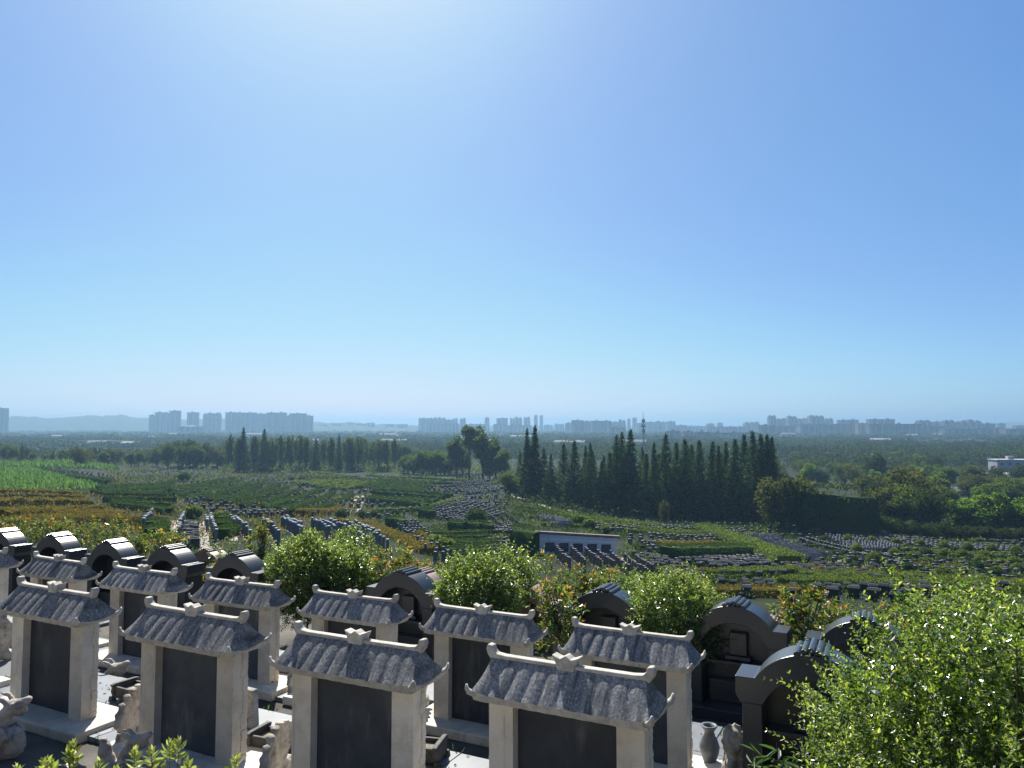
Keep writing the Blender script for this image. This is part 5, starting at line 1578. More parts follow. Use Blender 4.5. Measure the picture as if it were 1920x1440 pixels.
# row of dark dawn redwoods
def rb(u): return float(np.interp(u, [960, 1000, 1060, 1150, 1250, 1460], [932, 940, 951, 962, 971, 980]))
red = [(988, 806, .95), (1003, 800, 1.0), (975, 846, .9), (1020, 842, .9), (1033, 852, 1.0), (1057, 834, 1.0), (1077, 829, 1.05), (1098, 838, .9), (1107, 832, .9), (1128, 866, 1.2), (1143, 850, 1.1),
       (1156, 818, .95), (1166, 813, 1.0), (1182, 808, .95), (1212, 852, 1.0), (1226, 832, .95), (1248, 816, 1.0), (1268, 832, 1.0), (1284, 826, 1.0), (1297, 836, .9), (1311, 828, 1.0), (1336, 830, 1.1),
       (1347, 838, .9), (1361, 832, 1.0), (1378, 826, 1.1), (1395, 817, 1.0), (1411, 811, 1.0), (1426, 816, .95), (1438, 818, 1.0), (1447, 822, .9)]
for k, (u, vt, w) in enumerate(red):
    lab = 'dark dawn redwood of the front row, %s from its left end' % ordw(k + 1)
    if k == 1: lab = 'tallest pointed dawn redwood at the left end of the dark row'
    if k == 0: lab = 'second pointed dawn redwood, just left of the tallest one at the left end'
    plant_px('spire' if k < 2 else 'conifer', u, vt, rb(u) + rnd.uniform(-4, 3), lab, 'dark dawn redwoods in a row' if k > 1 else None, wid=w * rnd.uniform(1.08, 1.34), dy=rnd.uniform(-4, 6))
for k in range(22):
    u = 1100 + 350 * k / 21 + rnd.uniform(-8, 8)
    plant_px('conifer', u, rnd.uniform(838, 862), rb(u), 'dawn redwood of the second line, %s from the left, between front trunks' % ordw(k + 1), 'dawn redwoods in the second line', wid=rnd.uniform(.9, 1.2), dy=rnd.uniform(9, 22))
for k, (u, vt, w) in enumerate([(1466, 882, 1.0), (1482, 886, 1.1), (1500, 898, 1.0), (955, 880, 1.0), (968, 892, 1.1)]):
    plant_px('olive' if u > 1400 else 'broad', u, vt, (rb(u) + 2 if u < 1400 else 994), 'broadleaf tree at the %s end of the redwood row, %s one' % ('right' if u > 1400 else 'left', ordw(k + 1 if u > 1400 else k - 2)), 'broadleaf trees ending the redwood row', wid=w)
for (u, vb, vt) in [(1245, 972, 945)]:
    plant_px('olive', u, 935, 985, 'slim lighter shrub tree standing before the dark redwoods', None, wid=.45)

# poplars and conifers in the far belt left of the middle
pop = [(431, 813, 1), (446, 818, 1), (478, 815, 1.1), (512, 818, 1), (528, 814, 1), (545, 815, 1), (562, 813, 1.1), (574, 818, 1), (607, 822, 1), (620, 818, 1), (652, 817, 1), (661, 819, 1), (672, 817, 1.1), (684, 821, 1), (699, 826, 1), (712, 822, 1), (726, 823, 1), (741, 821, 1.1), (748, 832, 1), (585, 833, 1), (490, 820, 1)]
for k, (u, vt, w) in enumerate(sorted(pop)):
    plant_px('poplar', u, vt, 884, 'tall poplar in the far belt, %s from its left end' % ordw(k + 1), 'poplars in the far belt', wid=w * rnd.uniform(1.0, 1.35), dy=rnd.uniform(-8, 25))
for (u, vt, w, lab) in [(457, 803, 1.3, 'dark broad conifer topping the poplar belt, left'), (496, 806, 1.2, 'dark broad conifer topping the poplar belt, second from the left'), (593, 824, 1.2, 'dark blunt conifer in the gap of the poplar belt'), (636, 815, .9, 'sharp dark conifer in the right half of the poplar belt'), (658, 826, 1.2, 'dark blunt conifer right of the sharp one')]:
    plant_px('conifer', u, vt, 884, lab, None, wid=w, dy=-6)
for (u, vt, vb, w, kd, va, lab) in [(880, 789, 896, .75, 'talltree', 1, 'tallest thin broadleaf tree with open crown at the middle'), (906, 797, 898, .9, 'talltree', 0, 'tall dense brownish-green tree right of the thin tallest one'), (930, 818, 900, .95, 'talltree', 0, 'tall dense tree right of the brownish one'),
                                    (856, 815, 894, .9, 'talltree', 0, 'tall broad tree left of the thin tallest one'), (868, 838, 893, .9, 'broad', None, 'medium tree filling the gap under the thin tallest tree'), (942, 835, 902, .8, 'broad', None, 'tree at the right end of the tall group at the middle'), (918, 850, 900, .8, 'broad', 3, 'dark tree at the foot of the tall group')]:
    plant_px(kd, u, vt, vb, lab, None, wid=w, var=va)
for k in range(14):
    u = 755 + 8 * k + rnd.uniform(-4, 4)
    plant_px('broad', u, rnd.uniform(838, 858), 890, 'dark rounded tree in the low belt left of the tall group, %s along' % ordw(k + 1), 'dark rounded trees at the middle', wid=rnd.uniform(.9, 1.2), dy=rnd.uniform(-10, 20))
for k in range(26):
    u = 425 + 335 * k / 25 + rnd.uniform(-5, 5)
    plant_px('poplar', u, rnd.uniform(824, 838), 883, 'lower poplar filling the belt behind the tall poplars, %s from the left' % ordw(k + 1), 'lower poplars in the far belt', wid=rnd.uniform(1.2, 1.7), dy=rnd.uniform(10, 45))
# left woods
for k in range(44):
    u = -40 + 470 * k / 43 + rnd.uniform(-6, 6)
    vt = float(np.interp(u, [0, 60, 90, 130, 200, 240, 330, 350, 380, 430], [826, 842, 846, 838, 836, 842, 826, 824, 832, 828])) + rnd.uniform(-3, 8)
    plant_px(rnd.choice(('broad', 'broad', 'olive', 'broad')), u, vt, 868 + .03 * max(u, 0) + rnd.uniform(-3, 2), 'rounded tree in the woods behind the crop field, %s from the left' % ordw(k + 1), 'trees in the left woods', wid=rnd.uniform(.8, 1.1), dy=rnd.uniform(-15, 30))
for (u, vt) in [(42, 830), (145, 835), (187, 838), (100, 843)]:
    plant_px('conifer', u, vt, 872, 'pointed conifer rising out of the left woods', 'pointed conifers in the left woods', wid=1.0)
for (u, vt) in [(338, 826), (352, 823), (366, 828)]:
    plant_px('broad', u, vt, 878, 'big dark round tree at the right end of the left woods', 'big dark round trees', wid=1.1, var=3)
# trees over the plain at the right
spread = []
while len(spread) < 74:
    u, vb = rnd.uniform(1440, 1960), rnd.uniform(868, 962)
    if (u < 1620 and vb > 915) or (u > 1760 and vb < 912): continue
    spread.append((u, vb))
for k, (u, vb) in enumerate(sorted(spread)):
    p = gp(u, vb)
    plant(rnd.choice(('broad', 'broad', 'olive', 'bright')), p[0], p[1], rnd.uniform(6.5, 10.5), 'spreading tree in the leafy plain at the right, %s counted from the left' % ordw(k + 1), 'spreading trees in the right plain', wid=rnd.uniform(1.1, 1.5))
for (u, vt, vb, kd, lab) in [(1635, 848, 905, 'broad', 'big lone tree standing above the right plain'), (1710, 868, 985, 'olive', 'olive-brown tree on the bank right of the tall dark hedge'), (1660, 905, 990, 'olive', 'olive tree just right of the tall dark hedge'), (1740, 915, 1000, 'broad', 'dull green tree on the dark bank'), (1690, 900, 992, 'broad', 'dull tree behind the dark bank')]:
    plant_px(kd, u, vt, vb, lab, None, wid=1.15)
for k, (u, vt, vb, w) in enumerate(sorted([(1795, 935, 1000, 1.0), (1830, 925, 1000, 1.2), (1862, 920, 1002, 1.1), (1885, 940, 1004, 1.1), (1915, 930, 1004, 1.2), (1945, 935, 1006, 1.2), (1812, 955, 1002, 1.0), (1850, 950, 1004, 1.1)])):
    plant_px('bright', u, vt, vb, 'bright green bushy tree at the right edge, %s from the left' % ordw(k + 1), 'bright green trees at the right edge', wid=w * 1.2)
for k, (u, vt, vb) in enumerate(sorted([(1645, 960, 1004), (1675, 972, 1006), (1705, 975, 1008), (1735, 980, 1010), (1765, 978, 1010), (1790, 985, 1011), (1820, 985, 1012), (1850, 985, 1013), (1880, 988, 1014), (1912, 988, 1015), (1945, 988, 1016), (1620, 950, 1002)])):
    plant_px('broad', u, vt, vb, 'dark shaded tree on the bank at the right, %s from the left' % ordw(k + 1), 'dark shaded trees on the right bank', wid=1.5, var=3)
p0, p1, p2 = gp(1500, 998), gp(1560, 1001), gp(1640, 1006)
hh = (1000 - 911) / F * p1[1]
hedge([p0 * (1 - t) + p1 * t for t in np.linspace(0, 1, 5)][:-1] + [p1 * (1 - t) + p2 * t for t in np.linspace(0, 1, 5)], 5.0, hh, LT, 'very tall dark clipped evergreen hedge right of the redwoods', name='tall_hedge', lum=.06, ls=.75)

# ------------------------------------------------------------------ far plain: woods, road, mast, buildings, hills
def far_woods():
    r = np.random.default_rng(77)
    n = 15000
    y = np.exp(r.uniform(math.log(430), math.log(4200), n))
    x = y * r.uniform(-.80, .80, n)
    dens = np.sin(x * .006 + 1) + np.sin(y * .007 + x * .003) + np.sin(x * .017 - y * .011)
    keep = (dens > -1.7) & ~((x / y > -.1) & (x / y < .36) & (y < 520)) & ~((x / y > -.66) & (x / y < 0) & (y < 500))
    x, y = x[keep], y[keep]
    m = 30
    h = r.uniform(4, 9, len(x)) * (1 + .5 * np.clip(np.sin(y * .021 + x * .004) * 2, 0, 1)); R = h * r.uniform(.55, .95, len(x))
    d = unit(r.normal(0, 1, (len(x), m, 3))); d[..., 2] = np.abs(d[..., 2]) * 1.2 - .25
    P = np.stack([x[:, None] + d[..., 0] * R[:, None], y[:, None] + d[..., 1] * R[:, None], ground(x, y)[:, None] + h[:, None] * (.45 + .5 * d[..., 2])], -1).reshape(-1, 3)
    D = d.reshape(-1, 3) + r.normal(0, .5, P.shape)
    L = np.repeat(np.clip(y * .0022, 1.4, 3.4), m) * r.uniform(.7, 1.3, len(P))
    V, Fq = leaves(P - unit(D) * L[:, None] * .4, D, L, L * .85, r)
    o = link('far_woods', np_mesh('far_woods', V, Fq, LFAR))
    tag(o, 'endless green tree cover of the plain below the city', None, None, 'stuff')
far_woods()

M['concrete'] = stone('pale_road_concrete', [(0.3, (0.30, 0.30, 0.30)), (0.7, (0.42, 0.42, 0.41))], .2, None, rough=.85, bump_scale=2, world_space=True)
def viaduct(pxs, depths, z_list, w, label):
    root = empty('elevated_road', (0, 0, 0), 0, label, 'road')
    pts = []
    for (u, d, z) in zip(pxs, depths, z_list):
        pts.append(np.array([(u - 960) / F * d, d, z]))
    P = []
    for a, b in zip(pts[:-1], pts[1:]):
        for t in np.linspace(0, 1, 9)[:-1]: P.append(a * (1 - t) + b * t)
    P.append(pts[-1])
    root.location = P[0]
    P = [p - np.array(root.location) for p in P]
    V, Fq = [], []
    for i, p in enumerate(P):
        d = P[min(i + 1, len(P) - 1)] - P[max(i - 1, 0)]; d /= np.linalg.norm(d)
        nrm = np.array([-d[1], d[0], 0]) * w / 2
        for s, zz in ((-1, -1.3), (-1, .9), (-.96, .9), (-.96, 0), (.96, 0), (.96, .9), (1, .9), (1, -1.3)):
            V.append(p + nrm * s + np.array([0, 0, zz]))
    for i in range(len(P) - 1):
        for j in range(8):
            Fq.append((i * 8 + j, i * 8 + (j + 1) % 8, (i + 1) * 8 + (j + 1) % 8, (i + 1) * 8 + j))
    link('deck', np_mesh('deck', np.array(V), np.array(Fq), M['concrete']), root)
    pier = MB().box(-.9, .9, -.9, .9, -9, -1.31).mesh('pier', M['concrete'])
    for p in P[::2]:
        o = link('pier', pier, root); o.location = p
viaduct([770, 1040, 1180, 1330, 1470, 1660], [1150, 1050, 950, 820, 720, 640], [-23.6, -23.6, -23.5, -23.4, -23.6, -24.0], 16, 'long elevated road crossing the plain behind the dark redwoods')
viaduct([60, 130, 200, 280], [1100, 1060, 1020, 1000], [-24, -20.5, -18.5, -21.5], 12, 'arched road bridge over the left woods')
viaduct([330, 560, 720], [900, 960, 1020], [-22.8, -22.8, -22.8], 14, 'road deck glimpsed behind the poplars')

M['steel'] = stone('painted_steel', [(0.3, (0.34, 0.33, 0.35)), (0.7, (0.50, 0.48, 0.48))], .3, None, rough=.5, bump_scale=3)
M['redsteel'] = stone('red_painted_steel', [(0.3, (0.30, 0.09, 0.07)), (0.7, (0.40, 0.13, 0.10))], .3, None, rough=.5, bump_scale=3)
def mast():
    y = 520.0
    x = (1206 - 960) / F * y
    zb = gz(x, y)
    H_ = (800 - 771) / F * y - zb
    root = empty('radio_mast', (x, y, zb), 0, 'slender white radio mast with ring platforms rising behind the redwoods', 'mast')
    segs = 7
    for k in range(segs):
        z0, z1 = H_ * .82 * k / segs, H_ * .82 * (k + 1) / segs
        r0, r1 = 1.0 - .10 * k, 1.0 - .10 * (k + 1)
        b = MB()
        for q in range(3):
            a0, a1 = q * 2.094, (q + 1) * 2.094
            b.tube([(r0 * math.cos(a0), r0 * math.sin(a0), z0), (r1 * math.cos(a0), r1 * math.sin(a0), z1)], [.19, .19], 5)
            for j in range(3):
                t0, t1 = j / 3, (j + 1) / 3
                ra, rb_ = r0 + (r1 - r0) * t0, r0 + (r1 - r0) * t1
                za, zb_ = z0 + (z1 - z0) * t0, z0 + (z1 - z0) * t1
                b.tube([(ra * math.cos(a0), ra * math.sin(a0), za), (rb_ * math.cos(a1), rb_ * math.sin(a1), zb_)], [.10, .10], 4)
        b.build('mast_section', M['steel'] if k % 2 == 0 else M['redsteel'], root)
    for z, r in ((.60, 1.2), (.70, 1.5), (.79, 1.1)):
        MB().lathe([(.3, H_ * z - .15), (r, H_ * z - .15), (r, H_ * z + .9), (r - .12, H_ * z + .9), (r - .12, H_ * z), (.3, H_ * z)], 12).build('platform', M['steel'], root)
        for q in range(6):
            a = q * 1.047
            MB().box(-.16, .16, -.1, .1, -.9, .9, 0, Matrix.Translation((r * math.cos(a), r * math.sin(a), H_ * z + 1.2)) @ Matrix.Rotation(a + 1.57, 4, 'Z')).build('antenna_panel', M['steel'], root)
    MB().tube([(0, 0, H_ * .80), (0, 0, H_ * .9), (0, 0, H_)], [.28, .16, .05], 6).build('spire', M['steel'], root)
mast()
def pole(u, vt, y, lab):
    x = (u - 960) / F * y; zb = gz(x, y); h = (800 - vt) / F * y - zb
    root = empty('mast_pole', (x, y, zb), 0, lab, 'pole')
    MB().tube([(0, 0, -.5), (0, 0, h * .5), (0, 0, h)], [.28, .2, .1], 7).build('shaft', M['steel'], root)
    MB().box(-.6, .6, -.1, .1, h * .95, h * .97).build('bracket', M['steel'], root)
pole(1585, 818, 560, 'tall thin lamp mast above the right plain')

def facade(name, c_wall, c_win, sx, sz):
    m, nt, out = new_mat(name)
    tc = nt.nodes.new('ShaderNodeTexCoord')
    br = nt.nodes.new('ShaderNodeTexBrick')
    br.inputs['Scale'].default_value = 1.0
    br.offset = 0.0
    br.inputs['Color1'].default_value = rgba(c_win); br.inputs['Color2'].default_value = rgba(tuple(q * .7 for q in c_win)); br.inputs['Mortar'].default_value = rgba(c_wall)
    br.inputs['Brick Width'].default_value = sx; br.inputs['Row Height'].default_value = sz; br.inputs['Mortar Size'].default_value = sz * .28
    sp = nt.nodes.new('ShaderNodeSeparateXYZ'); cb = nt.nodes.new('ShaderNodeCombineXYZ')
    ad = nt.nodes.new('ShaderNodeMath')
    nt.links.new(tc.outputs['Object'], sp.inputs[0])
    nt.links.new(sp.outputs[0], ad.inputs[0]); nt.links.new(sp.outputs[1], ad.inputs[1])
    nt.links.new(ad.outputs[0], cb.inputs[0]); nt.links.new(sp.outputs[2], cb.inputs[1])
    nt.links.new(cb.outputs[0], br.inputs['Vector'])
    bsdf(nt, out, br.outputs['Color'], .8, .3)
    return m
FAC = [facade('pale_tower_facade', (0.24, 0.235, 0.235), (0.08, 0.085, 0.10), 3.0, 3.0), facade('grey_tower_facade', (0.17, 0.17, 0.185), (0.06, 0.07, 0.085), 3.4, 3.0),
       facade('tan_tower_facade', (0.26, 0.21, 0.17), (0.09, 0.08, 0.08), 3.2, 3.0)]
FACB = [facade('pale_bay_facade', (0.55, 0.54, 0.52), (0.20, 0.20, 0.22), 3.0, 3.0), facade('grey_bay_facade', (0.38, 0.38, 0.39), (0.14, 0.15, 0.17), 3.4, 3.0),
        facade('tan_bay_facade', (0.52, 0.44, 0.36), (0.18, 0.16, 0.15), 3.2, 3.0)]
M['roofgrey'] = stone('roof_grey', [(0.3, (0.16, 0.16, 0.17)), (0.7, (0.24, 0.24, 0.25))], .1, None, rough=.9, bump_scale=1)
def tower(u0, u1, vt, y, mat, style, label, grp='apartment towers on the skyline', vb=None):
    x0, x1 = (u0 - 960) / F * y, (u1 - 960) / F * y
    w = x1 - x0
    zb = -27.0
    h = (800 - vt) / F * y - zb
    dp = min(26.0, max(12.0, w * .7))
    root = empty('apartment_tower', ((x0 + x1) / 2, y, zb), 0, label, 'building', grp)
    nb = max(2, int(w / 14))
    b = MB()
    b.box(-w / 2, w / 2, 0, dp, -2, h)
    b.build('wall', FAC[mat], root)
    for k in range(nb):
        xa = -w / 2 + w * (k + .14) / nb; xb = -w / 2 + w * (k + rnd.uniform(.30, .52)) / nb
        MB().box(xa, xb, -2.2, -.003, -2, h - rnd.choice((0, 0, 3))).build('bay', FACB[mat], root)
    if style == 0:
        MB().box(-w / 2 - .4, w / 2 + .4, -2.6, dp + .4, h + .003, h + 1.6).build('parapet', M['roofgrey'], root)
        for k in range(max(1, nb // 2)):
            xc = -w / 2 + w * (k + .5) / max(1, nb // 2)
            MB().box(xc - 2.5, xc + 2.5, 2, 8, h + 1.603, h + 4.6).build('lift_house', FAC[mat], root)
    elif style == 1:
        for k in range(nb):
            xc = -w / 2 + w * (k + .5) / nb
            q = w / nb * .38
            hh_ = rnd.choice((3.5, 6.5, 5.0))
            MB().box(xc - q, xc + q, 1, dp - 1, h + .003, h + hh_).build('roof_block', FAC[mat], root)
            MB().box(xc - q * .45, xc + q * .45, 3, dp - 4, h + hh_ + .003, h + hh_ + 2.5, taper=1.0 if q > 3 else .2).build('roof_cap', M['roofgrey'], root)
    else:
        MB().box(-w / 2, w / 2, 0.5, dp, h + .003, h + .9).build('parapet', M['roofgrey'], root)
        MB().add([(-w * .2, 2, h + .91), (w * .2, 2, h + .91), (w * .2, dp - 2, h + .91), (-w * .2, dp - 2, h + .91), (-w * .12, dp * .5, h + 4), (w * .12, dp * .5, h + 4)],
                 [(0, 1, 5, 4), (1, 2, 5), (2, 3, 4, 5), (3, 0, 4)]).build('roof_hip', M['roofgrey'], root)
TW = [
    (598, 612, 797, 3700, 0, 0), (622, 640, 796, 3750, 1, 1), (652, 662, 793, 3780, 0, 0), (668, 684, 795, 3760, 1, 0), (686, 702, 794.5, 3740, 0, 1), (722, 738, 796.5, 3720, 1, 0), (744, 764, 796, 3700, 0, 0), (1020, 1036, 797.5, 3600, 0, 0), (1040, 1058, 797, 3500, 1, 1),
    (-30, 7, 766, 2500, 0, 0), (7, 13, 771, 2500, 1, 0),
    (280, 291, 779, 2700, 0, 0), (291, 306, 774, 2650, 0, 0), (306, 318, 775, 2700, 1, 0), (318, 335, 771, 2600, 0, 0), (351, 369, 774, 2750, 1, 0), (381, 411, 778, 2700, 0, 1), (335, 376, 800, 2300, 1, 2),
    (423, 441, 774, 2650, 0, 0), (441, 457, 774.5, 2680, 1, 0), (458, 478, 774.5, 2640, 0, 0), (478, 499, 776.5, 2700, 1, 0), (500, 518, 774.5, 2600, 0, 0), (518, 535, 774.5, 2640, 1, 0), (538, 543, 781, 2650, 0, 0), (543, 572, 776, 2600, 0, 0), (572, 585.5, 780.5, 2640, 1, 0),
    (785, 805, 785, 3000, 0, 0), (805, 820, 786.5, 3050, 1, 1), (820, 836, 786.5, 3000, 0, 1), (836, 848, 788, 2980, 1, 0), (848, 858, 787, 3050, 0, 1), (862, 873, 787, 3100, 1, 1), (802, 860, 795, 2800, 1, 0), (873, 910, 796, 2900, 0, 0),
    (909, 917.5, 784, 3100, 0, 0), (931, 952, 785, 3000, 1, 0), (925, 940, 796, 2800, 0, 0), (956, 965, 787, 3100, 0, 1), (965, 979, 785, 3150, 1, 1), (982, 994, 785, 3150, 0, 1), (940, 997, 798, 2900, 1, 0),
    (1001.5, 1008, 779, 3600, 1, 2), (1012, 1018, 779.5, 3600, 1, 2), (1060, 1072, 794, 2700, 0, 0), (1072, 1094, 789, 2300, 2, 0), (1094, 1108, 791, 2350, 1, 0), (1109, 1128, 790, 2300, 0, 0), (1128, 1146, 790, 2320, 2, 0), (1146, 1160, 792, 2700, 0, 0), (1160, 1173, 791, 2750, 1, 1), (1141, 1173, 802, 2050, 2, 0),
    (1176.5, 1182, 786.5, 3400, 1, 0), (1186, 1194, 784.5, 3300, 0, 0), (1194, 1210, 794, 3100, 1, 0), (1210, 1230, 792, 3000, 0, 0), (1230, 1249, 793, 3000, 1, 1), (1250, 1266, 791, 2900, 0, 0), (1266, 1287, 798, 2900, 1, 0), (1287, 1330, 800, 3100, 0, 0), (1326, 1339, 795, 3100, 1, 0), (1345, 1355, 794, 3200, 0, 0), (1325, 1396, 801, 2600, 1, 0), (1396, 1424, 795, 2700, 2, 1),
    (1250, 1274, 809, 1500, 1, 0), (1281, 1300, 810, 1500, 0, 0), (1302, 1330, 811, 1480, 1, 0), (1330, 1420, 812, 1500, 0, 0),
    (1424, 1441, 798, 2400, 1, 0), (1441, 1455, 782.5, 2400, 0, 1), (1456, 1475, 788, 2450, 1, 1), (1477, 1494, 783.5, 2400, 0, 1), (1494, 1514, 788, 2450, 2, 1), (1518, 1545, 782.5, 2380, 0, 1), (1546, 1562, 788, 2420, 1, 1),
    (1422, 1450, 798, 1950, 1, 0), (1450, 1500, 800, 1980, 2, 0), (1500, 1560, 797, 1920, 0, 0), (1573, 1590, 788.5, 2350, 0, 0), (1590, 1609, 788, 2360, 1, 0), (1560, 1607, 796, 1950, 2, 0), (1608, 1628, 794, 1900, 2, 2), (1630, 1653, 787, 2250, 0, 0), (1653, 1677, 787, 2260, 1, 0),
    (1629, 1650, 796, 1850, 1, 0), (1650, 1672, 795.5, 1840, 2, 0), (1672, 1700, 796, 1850, 1, 0), (1700, 1736, 796, 1860, 1, 0), (1722, 1745, 792, 2200, 1, 1), (1745, 1770, 792, 2210, 0, 0), (1770, 1790, 793, 2150, 1, 1), (1790, 1813, 794, 2160, 2, 1), (1813, 1840, 792, 2180, 0, 1), (1840, 1865, 795, 2190, 1, 0),
    (1736, 1770, 800, 1900, 2, 0), (1770, 1830, 805, 1800, 1, 0), (1830, 1885, 804, 1820, 0, 0), (1885, 1930, 805, 1780, 2, 0), (1872, 1884, 795, 2500, 0, 0), (1903, 1918, 798, 2500, 1, 2)]
_cnt = {}
for k, q in enumerate(sorted(TW)):
    u = q[0]
    where = ('at the far left edge' if u < 20 else 'in the hazy left cluster' if u < 600 else 'in the distant row left of the mast' if u < 1000 else 'of the twin slim towers' if u in (1001.5, 1012) else 'behind the dark redwoods' if u < 1420 else 'in the long row at the right')
    shape = ('flat-topped', 'stepped-topped', 'hip-roofed')[q[5]]
    col = ('pale', 'grey', 'tan')[q[4]]
    sz = 'low wide' if (800 - q[2]) < 2 else 'tall' if q[2] < 786 else 'mid-height'
    _cnt[where] = _cnt.get(where, 0) + 1
    tower(q[0], q[1], q[2], q[3], q[4], q[5], '%s %s %s apartment block %s, %s from left' % (sz, col, shape, where, ordw(_cnt[where])), 'apartment blocks ' + where)

# white building and pale shed at the right edge
M['dullwhite'] = stone('dull_white_render', [(0.3, (0.34, 0.35, 0.37)), (0.7, (0.46, 0.47, 0.48))], .4, (0.28, 0.28, 0.29), (.8, .8, .15), (0.55, 0.85), 0.85, 0.2, 5, 0.004)
def white_block():
    y = 415.0
    x0, x1 = (1866 - 960) / F * y, (1990 - 960) / F * y
    zt = (800 - 863) / F * y
    zb = gz(x0, y)
    root = empty('white_building', (x0, y, zb), -.12, 'white two-storey building with small dark windows at the right edge', 'building')
    h = zt - zb; w = x1 - x0
    h = max(h, 6.5)
    MB().box(0, w, 0, 10, -3, h).build('wall', M['dullwhite'], root)
    MB().box(-.3, w + .3, -.3, 10.3, h + .003, h + .5).build('parapet', M['dullwhite'], root)
    MB().box(7, 10, 3, 6, h + .5, h + 2.2).build('roof_tank', M['dullwhite'], root)
    mw = MB().box(-.7, .7, -.06, -.003, -.6, .6).mesh('window', M['slab'])
    for st in range(3):
        for k in range(int(w / 4)):
            z = h - 1.9 - st * 3.1
            if z < -1: continue
            o = link('window', mw, root); o.location = (2.4 + 4.0 * k, 0, z)
white_block()
def shed():
    y = 372.0
    x0 = (1792 - 960) / F * y
    w = (1990 - 1792) / F * y
    zb = gz(x0, y)
    h = max(2.5, (800 - 886) / F * y - zb)
    root = empty('pale_shed', (x0, y, zb), -.05, 'long pale arched greenhouse shed before the white building', 'shed')
    prof = [(0, 0)] + [(4 - 4 * math.cos(t), h * (.55 + .45 * math.sin(t))) for t in np.linspace(0, math.pi, 11)] + [(8, 0)]
    Mx = Matrix.Rotation(math.pi / 2, 4, 'Z') @ Matrix.Translation((0, 0, 0))
    b = MB()
    n = len(prof)
    vs = [(0, q[0], q[1]) for q in prof] + [(w, q[0], q[1]) for q in prof]
    b.add(vs, [(i, i + n, i + 1 + n, i + 1) for i in range(n - 1)] + [tuple(range(n)), tuple(range(2 * n - 1, n - 1, -1))])
    b.build('cover', M['shed'], root)
    for k in range(10):
        xx = w * (k + .5) / 10
        r = MB().tube([(xx, q[0], q[1] + .05) for q in prof], [.12] * n, 5)
        r.build('rib', M['steel'], root)
M['shed'] = stone('pale_tarpaulin', [(0.3, (0.38, 0.32, 0.24)), (0.7, (0.52, 0.46, 0.36))], .4, None, rough=.7, bump_scale=3)
shed()
for (u, v, w, lab) in [(1635, 906, 9, 'thin grey metal roof strip showing above the tall dark hedge'), (1785, 915, 9, 'thin grey metal roof strip among the trees at the right, left of its twin'), (1832, 918, 14, 'longer grey metal roof strip among the trees at the right')]:
    p = gp(u, v + 12)
    root = empty('farm_shed', (p[0], p[1], p[2]), -.1, lab, 'shed')
    hz = (800 - v) / F * p[1] - p[2]
    MB().box(-w * .5, w * .5, 0, 5, -1, hz - .4).build('wall', M['greystele'], root)
    MB().add([(-w * .55, -.5, hz - .395), (w * .55, -.5, hz - .395), (w * .55, 5.5, hz - .395), (-w * .55, 5.5, hz - .395), (-w * .55, 2.5, hz + .4), (w * .55, 2.5, hz + .4)], [(0, 1, 5, 4), (2, 3, 4, 5), (1, 2, 5), (3, 0, 4), (3, 2, 1, 0)]).build('roof', M['post'], root)
def low_houses():
    r = random.Random(9)
    for k, u in enumerate(sorted(r.uniform(30, 1900) for _ in range(26))):
        y = r.uniform(900, 1900)
        x = (u - 960) / F * y
        w, d, h = r.uniform(14, 38), r.uniform(8, 14), r.uniform(6, 11)
        root = empty('low_house', (x, y, gz(x, y)), r.uniform(-.3, .3), 'low pale house among the trees of the far plain, %s from the left' % ordw(k + 1), 'house', 'low houses in the far plain')
        MB().box(-w / 2, w / 2, 0, d, -1, h).build('wall', r.choice((M['whitewall'], M['concrete'], M['greystele'])), root)
        MB().add([(-w / 2 - .5, -.5, h + .003), (w / 2 + .5, -.5, h + .003), (w / 2 + .5, d + .5, h + .003), (-w / 2 - .5, d + .5, h + .003), (-w / 2 - .5, d / 2, h + 2.2), (w / 2 + .5, d / 2, h + 2.2)], [(0, 1, 5, 4), (2, 3, 4, 5), (1, 2, 5), (3, 0, 4), (3, 2, 1, 0)]).build('roof', M['roofgrey'], root)
low_houses()

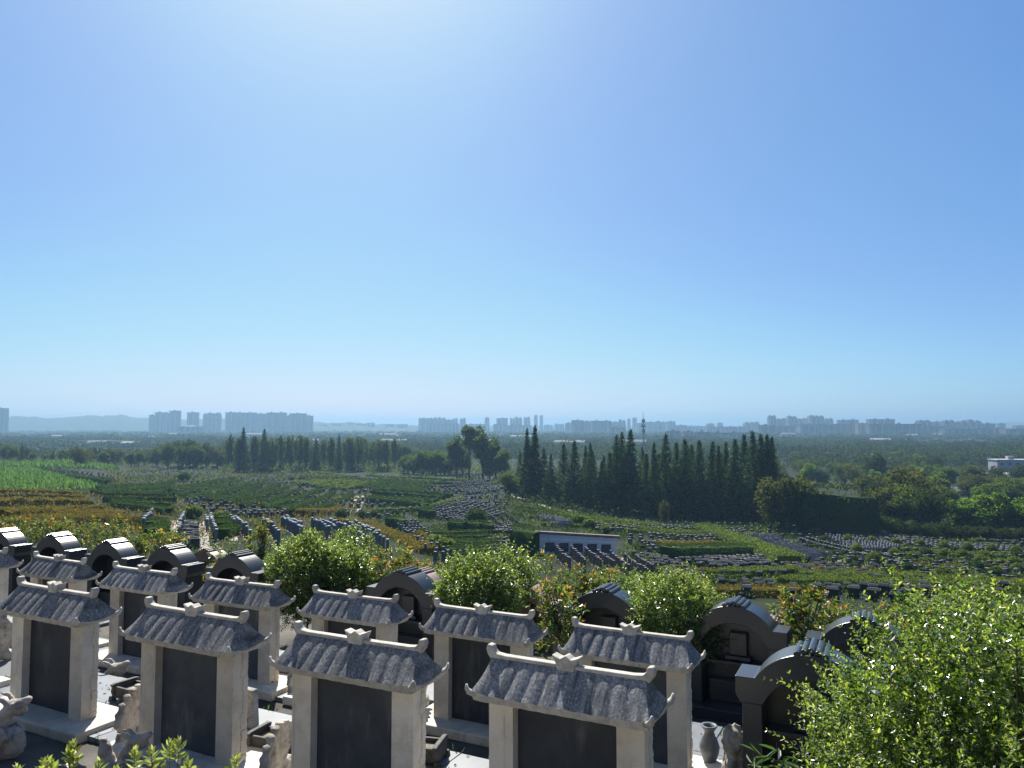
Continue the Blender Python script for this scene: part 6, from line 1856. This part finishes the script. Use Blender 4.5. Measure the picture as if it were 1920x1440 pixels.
def hills(name, y, prof, amp, seed, label):
    r = np.random.default_rng(seed)
    us = np.linspace(-700, 2620, 420)
    top = np.interp(us, [p[0] for p in prof], [p[1] for p in prof])
    jag = np.convolve(r.normal(0, 1, 420), [.25, .5, .25], 'same') * amp + 1.5 * amp * np.sin(us * .05) * np.sin(us * .021)
    z = (800 - top + jag) / F * y
    x = (us - 960) / F * y
    V, n = [], 420
    for (dy, k) in ((-500, 0.0), (-260, .45), (-90, .85), (0, 1.0), (120, .85), (450, 0.0)):
        V.append(np.stack([x * (1 + dy / y), np.full(n, y + dy) + r.normal(0, 12, n), -26.5 + (z + 26.5) * k + r.normal(0, 1.2, n) * (k > 0)], -1))
    V = np.concatenate(V)
    Fq = [(i * n + j, i * n + j + 1, (i + 1) * n + j + 1, (i + 1) * n + j) for i in range(5) for j in range(n - 1)]
    o = link(name, np_mesh(name, V, np.array(Fq), M['hill']))
    tag(o, label, kind='structure')
m, nt, out = new_mat('wooded_hill')
bsdf(nt, out, ramp(nt, noise(nt, coords(nt, world_space=True), .02, 6), [(.3, (.018, .03, .014)), (.7, (.045, .06, .026))]), .95, .1)
M['hill'] = m
hills('wooded_hills', 3900, [(-700, 782), (0, 782), (40, 781), (110, 783), (160, 780), (225, 779), (262, 783), (300, 785), (420, 786), (590, 791), (680, 795), (790, 797), (1000, 803), (1300, 804), (1920, 803), (2600, 800)], .9, 3, 'long wooded ridge on the horizon, highest at the left')
hills('distant_mountains', 6000, [(-700, 796), (600, 797), (1500, 799), (1780, 797), (1850, 794), (1900, 791), (1960, 793), (2600, 796)], .4, 4, 'faint pale mountains at the right end of the horizon')

# ------------------------------------------------------------------ haze over the plain
hz = MB().box(-7600, 7600, -7600, 7600, -29, 70)
hm = bpy.data.materials.new('haze_air'); hm.use_nodes = True
hn = hm.node_tree; hn.nodes.clear()
ho = hn.nodes.new('ShaderNodeOutputMaterial'); pv = hn.nodes.new('ShaderNodeVolumePrincipled')
pv.inputs['Color'].default_value = (0.27, 0.46, 0.65, 1)
pv.inputs['Density'].default_value = 0.00027
pv.inputs['Anisotropy'].default_value = 0.40
hn.links.new(pv.outputs[0], ho.inputs['Volume'])
o = hz.build('haze', hm)
tag(o, 'pale blue haze lying over the plain', None, None, 'stuff')
